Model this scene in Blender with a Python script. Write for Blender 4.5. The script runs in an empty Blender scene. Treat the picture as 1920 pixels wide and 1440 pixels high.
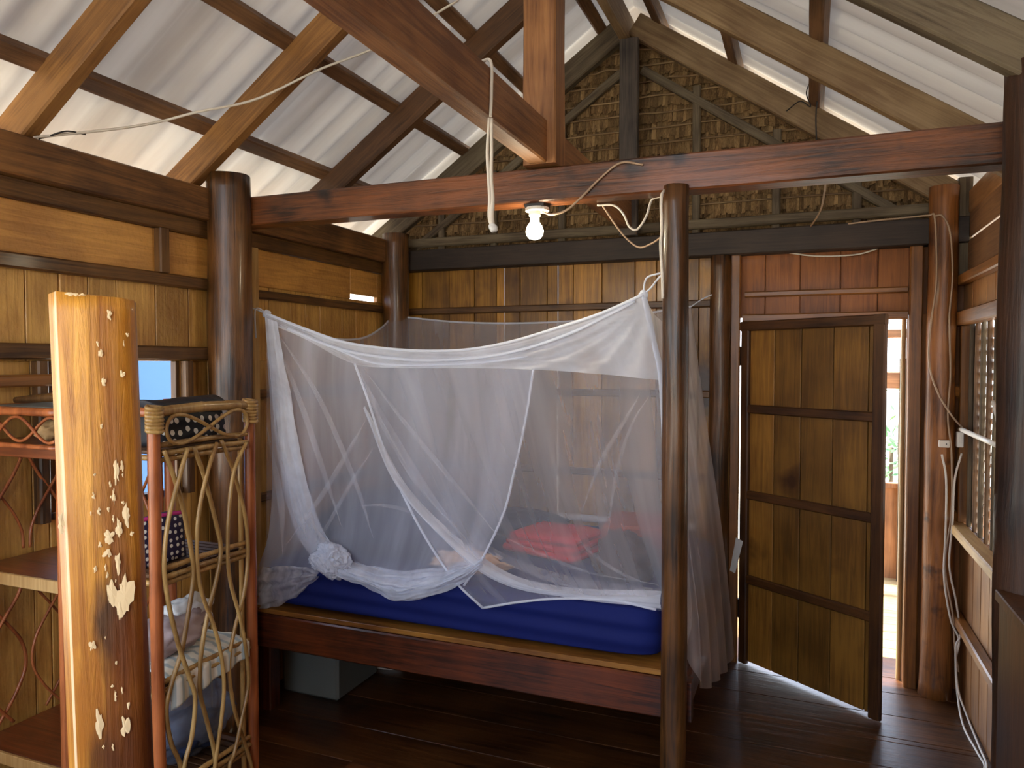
import bpy, bmesh, math, random
from mathutils import Vector, Matrix, noise as mnoise
PI = math.pi
sc = bpy.context.scene
COL = sc.collection
random.seed(7)

# ------------------------------------------------------------------ camera
F = 1376.0
YAW = math.atan2(550, F)
PITCH = math.atan2(43, F)
CH = 1.6
fwd = Vector((-math.sin(YAW) * math.cos(PITCH), math.cos(YAW) * math.cos(PITCH), -math.sin(PITCH)))
rgt = Vector((math.cos(YAW), math.sin(YAW), 0))
upv = rgt.cross(fwd)
CAM = Vector((0, 0, CH))
cam = bpy.data.cameras.new('camera')
cam.sensor_fit = 'HORIZONTAL'
cam.sensor_width = 36.0
cam.lens = 36.0 * F / 1920.0
cam.clip_start = 0.05
cam.clip_end = 300
camo = bpy.data.objects.new('camera', cam)
COL.objects.link(camo)
M3 = Matrix((rgt, upv, -fwd)).transposed()
camo.matrix_world = Matrix.Translation(CAM) @ M3.to_4x4()
sc.camera = camo

# ------------------------------------------------------------------ light and exposure
sc.view_settings.view_transform = 'Standard'
sc.view_settings.look = 'None'
sc.view_settings.gamma = 1.0
sc.view_settings.use_curve_mapping = False
sc.view_settings.exposure = 0.2
sc.cycles.max_bounces = 10
sc.cycles.diffuse_bounces = 5
sc.cycles.glossy_bounces = 3
sc.cycles.transmission_bounces = 4
sc.cycles.transparent_max_bounces = 24
sc.cycles.caustics_reflective = False
sc.cycles.caustics_refractive = False
sc.cycles.sample_clamp_indirect = 6.0

w = bpy.data.worlds.new('sky')
sc.world = w
w.use_nodes = True
nt = w.node_tree
bg = nt.nodes['Background']
tc = nt.nodes.new('ShaderNodeTexCoord')
sep = nt.nodes.new('ShaderNodeSeparateXYZ')
nt.links.new(tc.outputs['Generated'], sep.inputs[0])
rmp = nt.nodes.new('ShaderNodeValToRGB')
rmp.color_ramp.elements[0].position = 0.0
rmp.color_ramp.elements[0].color = (0.88, 0.93, 1.0, 1)
rmp.color_ramp.elements[1].position = 0.7
rmp.color_ramp.elements[1].color = (0.52, 0.69, 1.0, 1)
nt.links.new(sep.outputs['Z'], rmp.inputs[0])
nt.links.new(rmp.outputs[0], bg.inputs['Color'])
bg.inputs['Strength'].default_value = 5.0

sun = bpy.data.lights.new('sun', 'SUN')
sun.energy = 16.0
sun.color = (1.0, 0.94, 0.84)
sun.angle = 0.02
suno = bpy.data.objects.new('sun', sun)
COL.objects.link(suno)
suno.rotation_euler = Vector((0.28, -0.22, -1.0)).to_track_quat('-Z', 'Y').to_euler()


def portal(name, loc, direction, sx, sy):
    l = bpy.data.lights.new(name, 'AREA')
    l.shape = 'RECTANGLE'
    l.size, l.size_y = sx, sy
    l.cycles.is_portal = True
    o = bpy.data.objects.new(name, l)
    COL.objects.link(o)
    o.location = loc
    o.rotation_euler = Vector(direction).to_track_quat('-Z', 'Z' if abs(direction[2]) < .9 else 'Y').to_euler()


# light enters where the hut is open: verandah front, left window, right window, doorway
portal('portal_front', (-0.85, -1.58, 1.55), (0, 1, 0), 2.6, 1.5)
portal('portal_left', (-2.5, 2.02, 1.32), (1, 0, 0), .62, .6)
portal('portal_near_left', (-2.5, -0.05, 1.35), (1, 0, 0), 1.9, 1.2)
portal('portal_right', (0.78, 3.72, 1.3), (-1, 0, 0), .62, .95)
portal('portal_door', (0.08, 4.25, 0.9), (0, -1, 0), .8, 1.8)


# ------------------------------------------------------------------ helpers
def at(px, py, Y):
    """point of the plane at depth Y that lies on a photo pixel"""
    r = fwd + rgt * ((px - 960) / F) + upv * ((720 - py) / F)
    return CAM + r * (Y / r.y)


def atx(px, py, X):
    r = fwd + rgt * ((px - 960) / F) + upv * ((720 - py) / F)
    return CAM + r * (X / r.x)


def atz(px, py, Z):
    r = fwd + rgt * ((px - 960) / F) + upv * ((720 - py) / F)
    return CAM + r * ((Z - CH) / r.z)


def S(r, g, b):
    def f(c):
        c /= 255.0
        return c / 12.92 if c <= 0.04045 else ((c + 0.055) / 1.055) ** 2.4
    return (f(r), f(g), f(b), 1)


def newmat(name):
    m = bpy.data.materials.new(name)
    m.use_nodes = True
    return m, m.node_tree, m.node_tree.nodes['Principled BSDF']


def wood(name, light, dark, rough=0.45, axis='Z', spec=0.4, vary=0.25, scale=1.0, speck=0.0, stain=None, coat=0.0, bump=0.25):
    """grained wood: long streaks along one axis, tint per separate board, soft blotches"""
    m, t, b = newmat(name)
    N, L = t.nodes, t.links
    co = N.new('ShaderNodeTexCoord')
    geo = N.new('ShaderNodeNewGeometry')
    oi = N.new('ShaderNodeObjectInfo')
    ad = N.new('ShaderNodeMath'); ad.operation = 'ADD'
    L.new(geo.outputs['Random Per Island'], ad.inputs[0]); L.new(oi.outputs['Random'], ad.inputs[1])
    mu = N.new('ShaderNodeMath'); mu.operation = 'MULTIPLY'; mu.inputs[1].default_value = 31.7
    L.new(ad.outputs[0], mu.inputs[0])
    va = N.new('ShaderNodeVectorMath'); va.operation = 'ADD'
    L.new(co.outputs['Object'], va.inputs[0]); L.new(mu.outputs[0], va.inputs[1])
    mp = N.new('ShaderNodeMapping')
    s = {'X': (1.5, 30, 30), 'Y': (30, 1.5, 30), 'Z': (30, 30, 1.5)}[axis]
    mp.inputs['Scale'].default_value = tuple(v * scale for v in s)
    L.new(va.outputs[0], mp.inputs['Vector'])
    n1 = N.new('ShaderNodeTexNoise'); n1.inputs['Scale'].default_value = 1.6
    n1.inputs['Detail'].default_value = 8; n1.inputs['Roughness'].default_value = 0.66; n1.inputs['Distortion'].default_value = 1.2
    L.new(mp.outputs[0], n1.inputs['Vector'])
    n2 = N.new('ShaderNodeTexNoise'); n2.inputs['Scale'].default_value = 3.2; n2.inputs['Detail'].default_value = 3
    L.new(va.outputs[0], n2.inputs['Vector'])
    mx = N.new('ShaderNodeMath'); mx.operation = 'MULTIPLY_ADD'; mx.inputs[1].default_value = 0.55
    L.new(n2.outputs['Fac'], mx.inputs[0])
    sb = N.new('ShaderNodeMath'); sb.operation = 'MULTIPLY'; sb.inputs[1].default_value = 0.62
    L.new(n1.outputs['Fac'], sb.inputs[0]); L.new(sb.outputs[0], mx.inputs[2])
    cr = N.new('ShaderNodeValToRGB')
    cr.color_ramp.elements[0].position = 0.46; cr.color_ramp.elements[0].color = dark
    cr.color_ramp.elements[1].position = 0.70; cr.color_ramp.elements[1].color = light
    L.new(mx.outputs[0], cr.inputs[0])
    hs = N.new('ShaderNodeHueSaturation')
    L.new(cr.outputs[0], hs.inputs['Color'])
    vm = N.new('ShaderNodeMapRange')
    vm.inputs['To Min'].default_value = 1 - vary; vm.inputs['To Max'].default_value = 1 + vary * .7
    fr = N.new('ShaderNodeMath'); fr.operation = 'FRACT'
    L.new(mu.outputs[0], fr.inputs[0]); L.new(fr.outputs[0], vm.inputs['Value'])
    L.new(vm.outputs[0], hs.inputs['Value'])
    last = hs.outputs[0]
    if stain:
        n3 = N.new('ShaderNodeTexNoise'); n3.inputs['Scale'].default_value = stain[1]; n3.inputs['Detail'].default_value = 4
        L.new(va.outputs[0], n3.inputs['Vector'])
        r3 = N.new('ShaderNodeMapRange'); r3.inputs['From Min'].default_value = stain[2]; r3.inputs['From Max'].default_value = stain[2] + .12
        L.new(n3.outputs['Fac'], r3.inputs['Value'])
        mm = N.new('ShaderNodeMixRGB'); mm.inputs[2].default_value = stain[0]
        L.new(r3.outputs[0], mm.inputs[0]); L.new(last, mm.inputs[1]); last = mm.outputs[0]
    L.new(last, b.inputs['Base Color'])
    b.inputs['Roughness'].default_value = rough
    b.inputs['Specular IOR Level'].default_value = spec
    b.inputs['Coat Weight'].default_value = coat
    b.inputs['Coat Roughness'].default_value = 0.16
    bp = N.new('ShaderNodeBump'); bp.inputs['Strength'].default_value = bump; bp.inputs['Distance'].default_value = 0.004
    L.new(n1.outputs['Fac'], bp.inputs['Height'])
    if speck:
        n4 = N.new('ShaderNodeTexNoise'); n4.inputs['Scale'].default_value = 55; n4.inputs['Detail'].default_value = 2
        L.new(co.outputs['Object'], n4.inputs['Vector'])
        b2 = N.new('ShaderNodeBump'); b2.inputs['Strength'].default_value = speck; b2.inputs['Distance'].default_value = 0.006
        L.new(n4.outputs['Fac'], b2.inputs['Height']); L.new(bp.outputs[0], b2.inputs['Normal'])
        L.new(b2.outputs[0], b.inputs['Coat Normal'])
    L.new(bp.outputs[0], b.inputs['Normal'])
    return m


def plain(name, col, rough=0.6, spec=0.4, nz=0.12, sc_=14, metallic=0.0, bump=0.1):
    m, t, b = newmat(name)
    N, L = t.nodes, t.links
    co = N.new('ShaderNodeTexCoord')
    n = N.new('ShaderNodeTexNoise'); n.inputs['Scale'].default_value = sc_; n.inputs['Detail'].default_value = 4
    L.new(co.outputs['Object'], n.inputs['Vector'])
    hs = N.new('ShaderNodeHueSaturation'); hs.inputs['Color'].default_value = col
    mr = N.new('ShaderNodeMapRange'); mr.inputs['To Min'].default_value = 1 - nz; mr.inputs['To Max'].default_value = 1 + nz
    L.new(n.outputs['Fac'], mr.inputs['Value']); L.new(mr.outputs[0], hs.inputs['Value'])
    L.new(hs.outputs[0], b.inputs['Base Color'])
    b.inputs['Roughness'].default_value = rough; b.inputs['Specular IOR Level'].default_value = spec
    b.inputs['Metallic'].default_value = metallic
    if bump:
        bp = N.new('ShaderNodeBump'); bp.inputs['Strength'].default_value = bump; bp.inputs['Distance'].default_value = .004
        L.new(n.outputs['Fac'], bp.inputs['Height']); L.new(bp.outputs[0], b.inputs['Normal'])
    return m


def netmat(name, base, var, col):
    """open white gauze: part of the light goes straight through, the threads scatter the rest"""
    m, t, b = newmat(name)
    N, L = t.nodes, t.links
    N.remove(b)
    out = N['Material Output']
    tr = N.new('ShaderNodeBsdfTransparent')
    df = N.new('ShaderNodeBsdfDiffuse'); df.inputs['Color'].default_value = col
    tl = N.new('ShaderNodeBsdfTranslucent'); tl.inputs['Color'].default_value = col
    m1 = N.new('ShaderNodeMixShader'); m1.inputs[0].default_value = 0.42
    L.new(df.outputs[0], m1.inputs[1]); L.new(tl.outputs[0], m1.inputs[2])
    co = N.new('ShaderNodeTexCoord')
    mp = N.new('ShaderNodeMapping'); mp.inputs['Scale'].default_value = (9, .8, 1)
    L.new(co.outputs['UV'], mp.inputs['Vector'])
    n = N.new('ShaderNodeTexNoise'); n.inputs['Scale'].default_value = 1.0; n.inputs['Detail'].default_value = 4; n.inputs['Distortion'].default_value = .6
    L.new(mp.outputs[0], n.inputs['Vector'])
    mr = N.new('ShaderNodeMapRange'); mr.inputs['From Min'].default_value = .35; mr.inputs['From Max'].default_value = .72
    mr.inputs['To Min'].default_value = base - var; mr.inputs['To Max'].default_value = base + var
    L.new(n.outputs['Fac'], mr.inputs['Value'])
    m2 = N.new('ShaderNodeMixShader')
    L.new(mr.outputs[0], m2.inputs[0]); L.new(tr.outputs[0], m2.inputs[1]); L.new(m1.outputs[0], m2.inputs[2])
    L.new(m2.outputs[0], out.inputs['Surface'])
    return m


def link(name, me, mats, parent=None, smooth=False):
    o = bpy.data.objects.new(name, me)
    COL.objects.link(o)
    for m in (mats if isinstance(mats, (list, tuple)) else [mats]):
        me.materials.append(m)
    if parent:
        o.parent = parent
    if smooth:
        for p in me.polygons:
            p.use_smooth = True
    return o


def from_bm(name, bm, mats, parent=None, smooth=False):
    bmesh.ops.recalc_face_normals(bm, faces=bm.faces)
    me = bpy.data.meshes.new(name)
    bm.to_mesh(me); bm.free()
    return link(name, me, mats, parent, smooth)


def tag(o, label, cat, group=None, kind=None):
    o['label'] = label; o['category'] = cat
    if group: o['group'] = group
    if kind: o['kind'] = kind
    return o


def struct(o, label=None):
    o['kind'] = 'structure'
    if label: o['label'] = label
    return o


def empty(name, loc, label, cat, group=None):
    o = bpy.data.objects.new(name, None)
    COL.objects.link(o)
    o.location = loc
    o.empty_display_size = .1
    tag(o, label, cat, group)
    bpy.context.view_layer.update()
    return o


def child(o, root):
    """parent a mesh made in world coordinates without moving it"""
    o.parent = root
    o.matrix_parent_inverse = Matrix.Translation(root.location).inverted()
    return o


def sub(o, part):
    """parent a mesh in world coordinates to a part that is itself in world coordinates"""
    o.parent = part
    return o


def add_box(bm, x0, x1, y0, y1, z0, z1, bev=0.003):
    vs = [bm.verts.new((x, y, z)) for x in (x0, x1) for y in (y0, y1) for z in (z0, z1)]
    fs = []
    for q in ((0, 1, 3, 2), (4, 6, 7, 5), (0, 4, 5, 1), (2, 3, 7, 6), (0, 2, 6, 4), (1, 5, 7, 3)):
        fs.append(bm.faces.new([vs[i] for i in q]))
    if bev:
        es = list({e for f in fs for e in f.edges})
        bmesh.ops.bevel(bm, geom=es, offset=bev, segments=1, affect='EDGES')
    return vs


def box(name, x0, x1, y0, y1, z0, z1, mat, parent=None, bev=0.004):
    bm = bmesh.new()
    add_box(bm, x0, x1, y0, y1, z0, z1, bev)
    return from_bm(name, bm, mat, parent)


def beam(name, p0, p1, wx, wy, mat, upd=(0, 0, 1), rough=0.002, bev=0.006, roll=0.0, seed=0):
    """sawn timber from p0 to p1, local Z along its length, wy measured along upd"""
    p0, p1 = Vector(p0), Vector(p1)
    d = p1 - p0
    L = d.length
    z = d.normalized()
    x = Vector(upd).cross(z).normalized()
    y = z.cross(x)
    bm = bmesh.new()
    n = max(2, int(L / 0.12))
    c = bev
    prof = [(-wx / 2 + c, -wy / 2), (wx / 2 - c, -wy / 2), (wx / 2, -wy / 2 + c), (wx / 2, wy / 2 - c),
            (wx / 2 - c, wy / 2), (-wx / 2 + c, wy / 2), (-wx / 2, wy / 2 - c), (-wx / 2, -wy / 2 + c)]
    rings = []
    for i in range(n + 1):
        t = L * i / n
        ring = []
        for k, (a, b_) in enumerate(prof):
            q = mnoise.noise_vector(Vector((a * 6 + seed * 3.1, b_ * 6, t * 2.2 + seed)))
            ring.append(bm.verts.new((a + q.x * rough, b_ + q.y * rough, t)))
        rings.append(ring)
    for i in range(n):
        for k in range(8):
            bm.faces.new((rings[i][k], rings[i][(k + 1) % 8], rings[i + 1][(k + 1) % 8], rings[i + 1][k]))
    bm.faces.new(rings[0][::-1]); bm.faces.new(rings[-1])
    o = from_bm(name, bm, mat)
    R = Matrix((x, y, z)).transposed().to_4x4()
    o.matrix_world = Matrix.Translation(p0) @ R
    return o


def log(name, x, y, z0, z1, r, mat, lean=(0, 0), wob=0.006, seed=0, knots=(), flare=0.0, seg=20):
    bm = bmesh.new()
    H = z1 - z0
    n = max(6, int(H / 0.06))
    rings = []
    for i in range(n + 1):
        t = H * i / n
        cx = lean[0] * t / H + wob * .9 * mnoise.noise(Vector((seed, 3.3, t * 1.3)))
        cy = lean[1] * t / H + wob * .9 * mnoise.noise(Vector((seed, 9.3, t * 1.3)))
        ring = []
        for k in range(seg):
            a = 2 * PI * k / seg
            rr = r + wob * mnoise.noise(Vector((math.cos(a) * 1.5 + seed * 7, math.sin(a) * 1.5, t * 2.6)))
            for (ka, kz, ks) in knots:
                da = (a - ka + PI) % (2 * PI) - PI
                rr += ks * math.exp(-(da / .5) ** 2 - ((t - kz) / .06) ** 2)
            rr += flare * math.exp(-t / .12)
            ring.append(bm.verts.new((cx + rr * math.cos(a), cy + rr * math.sin(a), t)))
        rings.append(ring)
    for i in range(n):
        for k in range(seg):
            bm.faces.new((rings[i][k], rings[i][(k + 1) % seg], rings[i + 1][(k + 1) % seg], rings[i + 1][k]))
    bm.faces.new(rings[0][::-1]); bm.faces.new(rings[-1])
    o = from_bm(name, bm, mat)
    for p in o.data.polygons:
        p.use_smooth = abs(p.normal.z) < .8
    o.location = (x, y, z0)
    return o


def crom(pts, sub=6):
    """Catmull-Rom through the points"""
    P = [Vector(p) for p in pts]
    if len(P) < 3:
        return [P[0].lerp(P[-1], i / sub) for i in range(sub + 1)]
    out = []
    Q = [P[0] * 2 - P[1]] + P + [P[-1] * 2 - P[-2]]
    for i in range(1, len(Q) - 2):
        a, b_, c, d = Q[i - 1], Q[i], Q[i + 1], Q[i + 2]
        for k in range(sub):
            t = k / sub
            out.append(0.5 * ((2 * b_) + (c - a) * t + (2 * a - 5 * b_ + 4 * c - d) * t * t + (3 * b_ - a - 3 * c + d) * t ** 3))
    out.append(P[-1])
    return out


def add_tube(bm, pts, r, seg=8, sub=6, flat=1.0, nodes=0.0, cap=True):
    P = crom(pts, sub) if sub else [Vector(p) for p in pts]
    rings = []
    pn = None
    tot = 0
    for i, p in enumerate(P):
        t = (P[min(i + 1, len(P) - 1)] - P[max(i - 1, 0)]).normalized()
        if pn is None:
            pn = t.orthogonal().normalized()
        pn = (pn - t * pn.dot(t)).normalized()
        bn = t.cross(pn)
        rr = r(i / (len(P) - 1)) if callable(r) else r
        if i:
            tot += (P[i] - P[i - 1]).length
        if nodes:
            rr *= 1 + nodes * math.exp(-(((tot % .11) - .055) / .006) ** 2)
        rings.append([bm.verts.new(p + pn * (math.cos(2 * PI * k / seg) * rr) + bn * (math.sin(2 * PI * k / seg) * rr * flat)) for k in range(seg)])
    for i in range(len(rings) - 1):
        for k in range(seg):
            bm.faces.new((rings[i][k], rings[i][(k + 1) % seg], rings[i + 1][(k + 1) % seg], rings[i + 1][k]))
    if cap:
        bm.faces.new(rings[0][::-1]); bm.faces.new(rings[-1])


def tube(name, pts, r, mat, parent=None, **k):
    bm = bmesh.new()
    add_tube(bm, pts, r, **k)
    return from_bm(name, bm, mat, parent, True)


def surf(name, fn, nu, nv, mat, parent=None, thick=0.0):
    """grid surface fn(u,v) with UVs"""
    me = bpy.data.meshes.new(name)
    vs, fs, uv = [], [], []
    for j in range(nv + 1):
        for i in range(nu + 1):
            vs.append(tuple(fn(i / nu, j / nv)))
    for j in range(nv):
        for i in range(nu):
            a = j * (nu + 1) + i
            fs.append((a, a + 1, a + nu + 2, a + nu + 1))
            uv += [(i / nu, j / nv), ((i + 1) / nu, j / nv), ((i + 1) / nu, (j + 1) / nv), (i / nu, (j + 1) / nv)]
    me.from_pydata(vs, [], fs)
    ul = me.uv_layers.new(name='UVMap')
    for k, q in enumerate(uv):
        ul.data[k].uv = q
    o = link(name, me, mat, None, True)
    if parent:
        child(o, parent)
    if thick:
        md = o.modifiers.new('solid', 'SOLIDIFY'); md.thickness = thick; md.offset = 0
    return o


def poly(pts):
    """arc-length parametrised smooth curve through points"""
    P = crom(pts, 10)
    d = [0]
    for a, b_ in zip(P, P[1:]):
        d.append(d[-1] + (b_ - a).length)

    def f(t):
        s = max(0, min(1, t)) * d[-1]
        lo = 0
        while lo < len(d) - 2 and d[lo + 1] < s:
            lo += 1
        k = (s - d[lo]) / max(1e-9, d[lo + 1] - d[lo])
        return P[lo].lerp(P[lo + 1], k)
    return f


def coons(T, B, L_, R_):
    c00, c10, c01, c11 = T(0), T(1), B(0), B(1)

    def f(u, v):
        return (T(u) * (1 - v) + B(u) * v + L_(v) * (1 - u) + R_(v) * u
                - (c00 * (1 - u) * (1 - v) + c10 * u * (1 - v) + c01 * (1 - u) * v + c11 * u * v))
    return f


# ------------------------------------------------------------------ materials
M = {}
M['gold'] = wood('golden_planks', S(222, 172, 90), S(166, 116, 52), .42, 'Z', vary=.3, speck=2.2, coat=.6, bump=.5)
M['goldY'] = wood('golden_boards_along_wall', S(212, 154, 76), S(164, 112, 52), .42, 'Y', vary=.2, speck=2.0, coat=.6, bump=.5)
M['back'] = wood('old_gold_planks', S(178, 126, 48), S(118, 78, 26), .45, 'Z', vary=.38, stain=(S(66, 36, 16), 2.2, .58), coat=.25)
M['red'] = wood('reddish_planks', S(156, 92, 34), S(112, 62, 22), .6, 'Z', vary=.28, coat=.1)
M['rail'] = wood('brown_rails', S(116, 80, 40), S(62, 38, 17), .5, 'Z', vary=.15, coat=.1, bump=.5)
M['railY'] = wood('brown_wall_plate', S(138, 94, 50), S(72, 45, 22), .5, 'Z', vary=.1, coat=.1, bump=.5)
M['dark'] = wood('dark_varnished_timber', S(124, 70, 32), S(42, 22, 9), .4, 'Z', vary=.15, coat=.25, bump=.8, stain=(S(26, 13, 8), 4.5, .58))
M['log'] = wood('dark_varnished_log', S(112, 72, 34), S(42, 25, 11), .36, 'Z', vary=.12, coat=.3, scale=.9, bump=.7)
M['logred'] = wood('red_brown_log', S(160, 100, 48), S(90, 52, 22), .45, 'Z', vary=.1, coat=.12, scale=.9, bump=.7, stain=(S(50, 22, 12), 7, .62))
M['grey'] = wood('grey_weathered_timber', S(112, 98, 76), S(66, 52, 36), .7, 'Z', vary=.15)
M['smoke'] = wood('smoky_dark_beam', S(60, 46, 36), S(32, 22, 16), .6, 'Z', vary=.1)
M['kpost'] = wood('smoky_grey_post', S(92, 80, 70), S(44, 36, 32), .6, 'Z', vary=.1)
M['orange'] = wood('orange_sawn_timber', S(160, 110, 66), S(102, 62, 34), .5, 'Z', vary=.08, coat=.08, bump=.6)
M['rafter'] = wood('brown_rafter', S(154, 108, 58), S(98, 64, 32), .55, 'Z', vary=.14)
M['rafterD'] = wood('dark_rafter', S(104, 70, 42), S(62, 40, 23), .55, 'Z', vary=.08)
M['rafterR'] = wood('pale_rafter', S(148, 122, 88), S(108, 82, 54), .6, 'Z', vary=.1)
M['purlin'] = wood('purlin_brown', S(134, 98, 66), S(82, 56, 36), .6, 'Z', vary=.12)
M['floor'] = wood('dark_glossy_floor', S(96, 58, 28), S(44, 23, 9), .34, 'X', vary=.2, coat=.2, scale=.8, bump=.5)
M['darkpost'] = wood('near_black_brown_post', S(74, 46, 28), S(34, 20, 12), .45, 'Z', vary=.1, coat=.15, bump=.8)
M['door'] = wood('door_planks', S(158, 110, 44), S(112, 74, 28), .45, 'Z', vary=.45, stain=(S(66, 36, 14), 2.6, .63), coat=.15)
M['doorD'] = wood('door_battens', S(88, 54, 24), S(46, 24, 10), .45, 'Z', vary=.1)
M['jamb'] = wood('door_jamb', S(148, 94, 40), S(96, 58, 22), .4, 'Z', vary=.1, coat=.2)
M['pale'] = wood('pale_raw_wood', S(196, 160, 104), S(158, 118, 66), .55, 'Z', vary=.1)
M['bamboo'] = wood('yellow_cane', S(188, 152, 92), S(128, 92, 48), .38, 'Z', vary=.15, scale=.6, coat=.2, stain=(S(92, 58, 28), 9, .64))
M['cane'] = wood('red_brown_cane', S(186, 108, 60), S(122, 62, 30), .38, 'Z', vary=.15, scale=.6, coat=.2)
M['shelf'] = wood('red_brown_shelf_board', S(138, 72, 34), S(86, 40, 18), .32, 'X', vary=.08, coat=.35)
M['slat'] = wood('dark_cane_slats', S(96, 64, 36), S(54, 32, 18), .5, 'Y', vary=.25)
M['rightw'] = wood('right_wall_planks', S(172, 122, 74), S(120, 76, 40), .45, 'Z', vary=.25, coat=.2)
M['rightx'] = wood('right_wall_boards', S(140, 100, 66), S(96, 62, 38), .5, 'Y', vary=.2)
M['sill'] = wood('worn_sill', S(176, 154, 120), S(124, 98, 66), .5, 'Y', vary=.1)
M['bedrail'] = wood('bed_rail', S(112, 52, 22), S(52, 22, 9), .34, 'Z', vary=.1, coat=.4)
M['bedtop'] = wood('bed_deck', S(160, 108, 44), S(104, 62, 24), .4, 'X', vary=.1, coat=.2)
M['outw'] = wood('porch_wood', S(170, 120, 80), S(120, 80, 50), .6, 'Z', vary=.2)
M['outd'] = wood('porch_deck', S(190, 160, 110), S(150, 118, 74), .6, 'X', vary=.2)
M['thatch'] = wood('dry_thatch', S(158, 128, 88), S(84, 62, 40), .8, 'Z', vary=.35, scale=3.2, spec=.1, bump=.8)
M['stick'] = wood('thatch_sticks', S(150, 122, 86), S(96, 70, 44), .7, 'X', vary=.2)
M['cable'] = plain('white_cable', S(214, 204, 190), .5, nz=.06, bump=0)
M['cablet'] = plain('dusty_cable', S(170, 142, 116), .55, nz=.06, bump=0)
M['wire'] = plain('black_wire', S(36, 32, 30), .5, nz=.05, bump=0)
M['plastic'] = plain('white_plastic', S(226, 220, 208), .4, nz=.04, bump=0)
M['sheet'] = plain('navy_sheet', S(20, 32, 96), .75, nz=.18, sc_=4, spec=.2)
M['greyc'] = plain('grey_blue_pillow', S(42, 50, 74), .85, nz=.12, sc_=6, spec=.1)
M['redc'] = plain('red_cloth', S(196, 40, 44), .8, nz=.12, sc_=8, spec=.1)
M['rust'] = plain('rust_box', S(150, 66, 40), .7, nz=.12)
M['brownb'] = plain('dark_brown_cloth', S(64, 44, 38), .85, nz=.25, sc_=18, spec=.1)
M['peach'] = plain('peach_cloth', S(226, 190, 160), .85, nz=.1, spec=.1)
M['whitec'] = plain('white_cloth', S(214, 212, 208), .9, nz=.06, spec=.1)
M['mauve'] = plain('mauve_cloth', S(176, 160, 160), .85, nz=.08, spec=.1)
M['bluebag'] = plain('blue_plastic', S(60, 84, 116), .35, nz=.3, sc_=9)
M['paper'] = plain('white_paper', S(226, 226, 222), .8, nz=.03, bump=0)
M['bulbhold'] = plain('black_fitting', S(40, 34, 30), .4, nz=.05)
M['blueview'] = plain('window_view_blue', S(70, 110, 158), .7, nz=.06, sc_=1.2)  # blue of the outside light, put on an added panel
M['leaf'] = plain('leaf_green', S(96, 132, 84), .6, nz=.3)
M['ground'] = plain('sandy_ground', S(216, 206, 182), .9, nz=.1, sc_=1.0)
M['boxg'] = plain('grey_box', S(112, 116, 110), .6, nz=.06)
M['stone'] = plain('pale_stone', S(176, 142, 96), .8, nz=.25)
M['pink'] = plain('pink_trim', S(196, 52, 132), .6, nz=.05, bump=0)
M['netfar'] = netmat('gauze_far', .24, .05, (.86, .86, .93, 1))
M['netL'] = netmat('gauze_left', .40, .12, (.82, .86, 1.0, 1))  # white gauze tinted blue to carry the daylight from the left
M['net'] = netmat('gauze', .27, .09, (.88, .88, .97, 1))
M['net2'] = netmat('gauze_doubled', .76, .14, (.88, .91, 1.0, 1))  # bluish daylight mixed into the white of the doubled gauze
M['netR'] = netmat('gauze_side', .46, .14, (.94, .93, .94, 1))
M['crease'] = netmat('gauze_crease', .17, .08, (.90, .91, 1.0, 1))
M['hem'] = netmat('gauze_hem', .88, .06, (.89, .92, 1.0, 1))  # same daylight blue put into the hem colour

# dotted cloth
def dotted(name, base, scale):
    m, t, b = newmat(name)
    N, L = t.nodes, t.links
    co = N.new('ShaderNodeTexCoord')
    v = N.new('ShaderNodeTexVoronoi'); v.voronoi_dimensions = '2D'; v.inputs['Scale'].default_value = scale; v.inputs['Randomness'].default_value = .4
    sx = N.new('ShaderNodeSeparateXYZ'); cx = N.new('ShaderNodeCombineXYZ')
    L.new(co.outputs['Object'], sx.inputs[0]); L.new(sx.outputs['Y'], cx.inputs['X']); L.new(sx.outputs['Z'], cx.inputs['Y'])
    L.new(cx.outputs[0], v.inputs['Vector'])
    lt = N.new('ShaderNodeMath'); lt.operation = 'LESS_THAN'; lt.inputs[1].default_value = .27
    L.new(v.outputs['Distance'], lt.inputs[0])
    mx = N.new('ShaderNodeMixRGB'); mx.inputs[1].default_value = base; mx.inputs[2].default_value = S(224, 222, 214)
    L.new(lt.outputs[0], mx.inputs[0]); L.new(mx.outputs[0], b.inputs['Base Color'])
    b.inputs['Roughness'].default_value = .7
    return m
M['dots'] = dotted('black_cloth_white_dots', S(20, 22, 30), 33)
M['dotsv'] = dotted('navy_cloth_white_dots', S(34, 22, 58), 52)

# striped cloth
m, t, b = newmat('blue_striped_cloth')
co = t.nodes.new('ShaderNodeTexCoord'); wv = t.nodes.new('ShaderNodeTexWave')
wv.bands_direction = 'Y'; wv.inputs['Scale'].default_value = 9; wv.inputs['Distortion'].default_value = 2.5
t.links.new(co.outputs['Object'], wv.inputs['Vector'])
cr = t.nodes.new('ShaderNodeValToRGB')
cr.color_ramp.elements[0].position = .1; cr.color_ramp.elements[0].color = S(172, 186, 188)
cr.color_ramp.elements[1].position = .42; cr.color_ramp.elements[1].color = S(226, 224, 212)
t.links.new(wv.outputs['Fac'], cr.inputs[0]); t.links.new(cr.outputs[0], b.inputs['Base Color'])
b.inputs['Roughness'].default_value = .9
M['stripe'] = m

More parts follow.
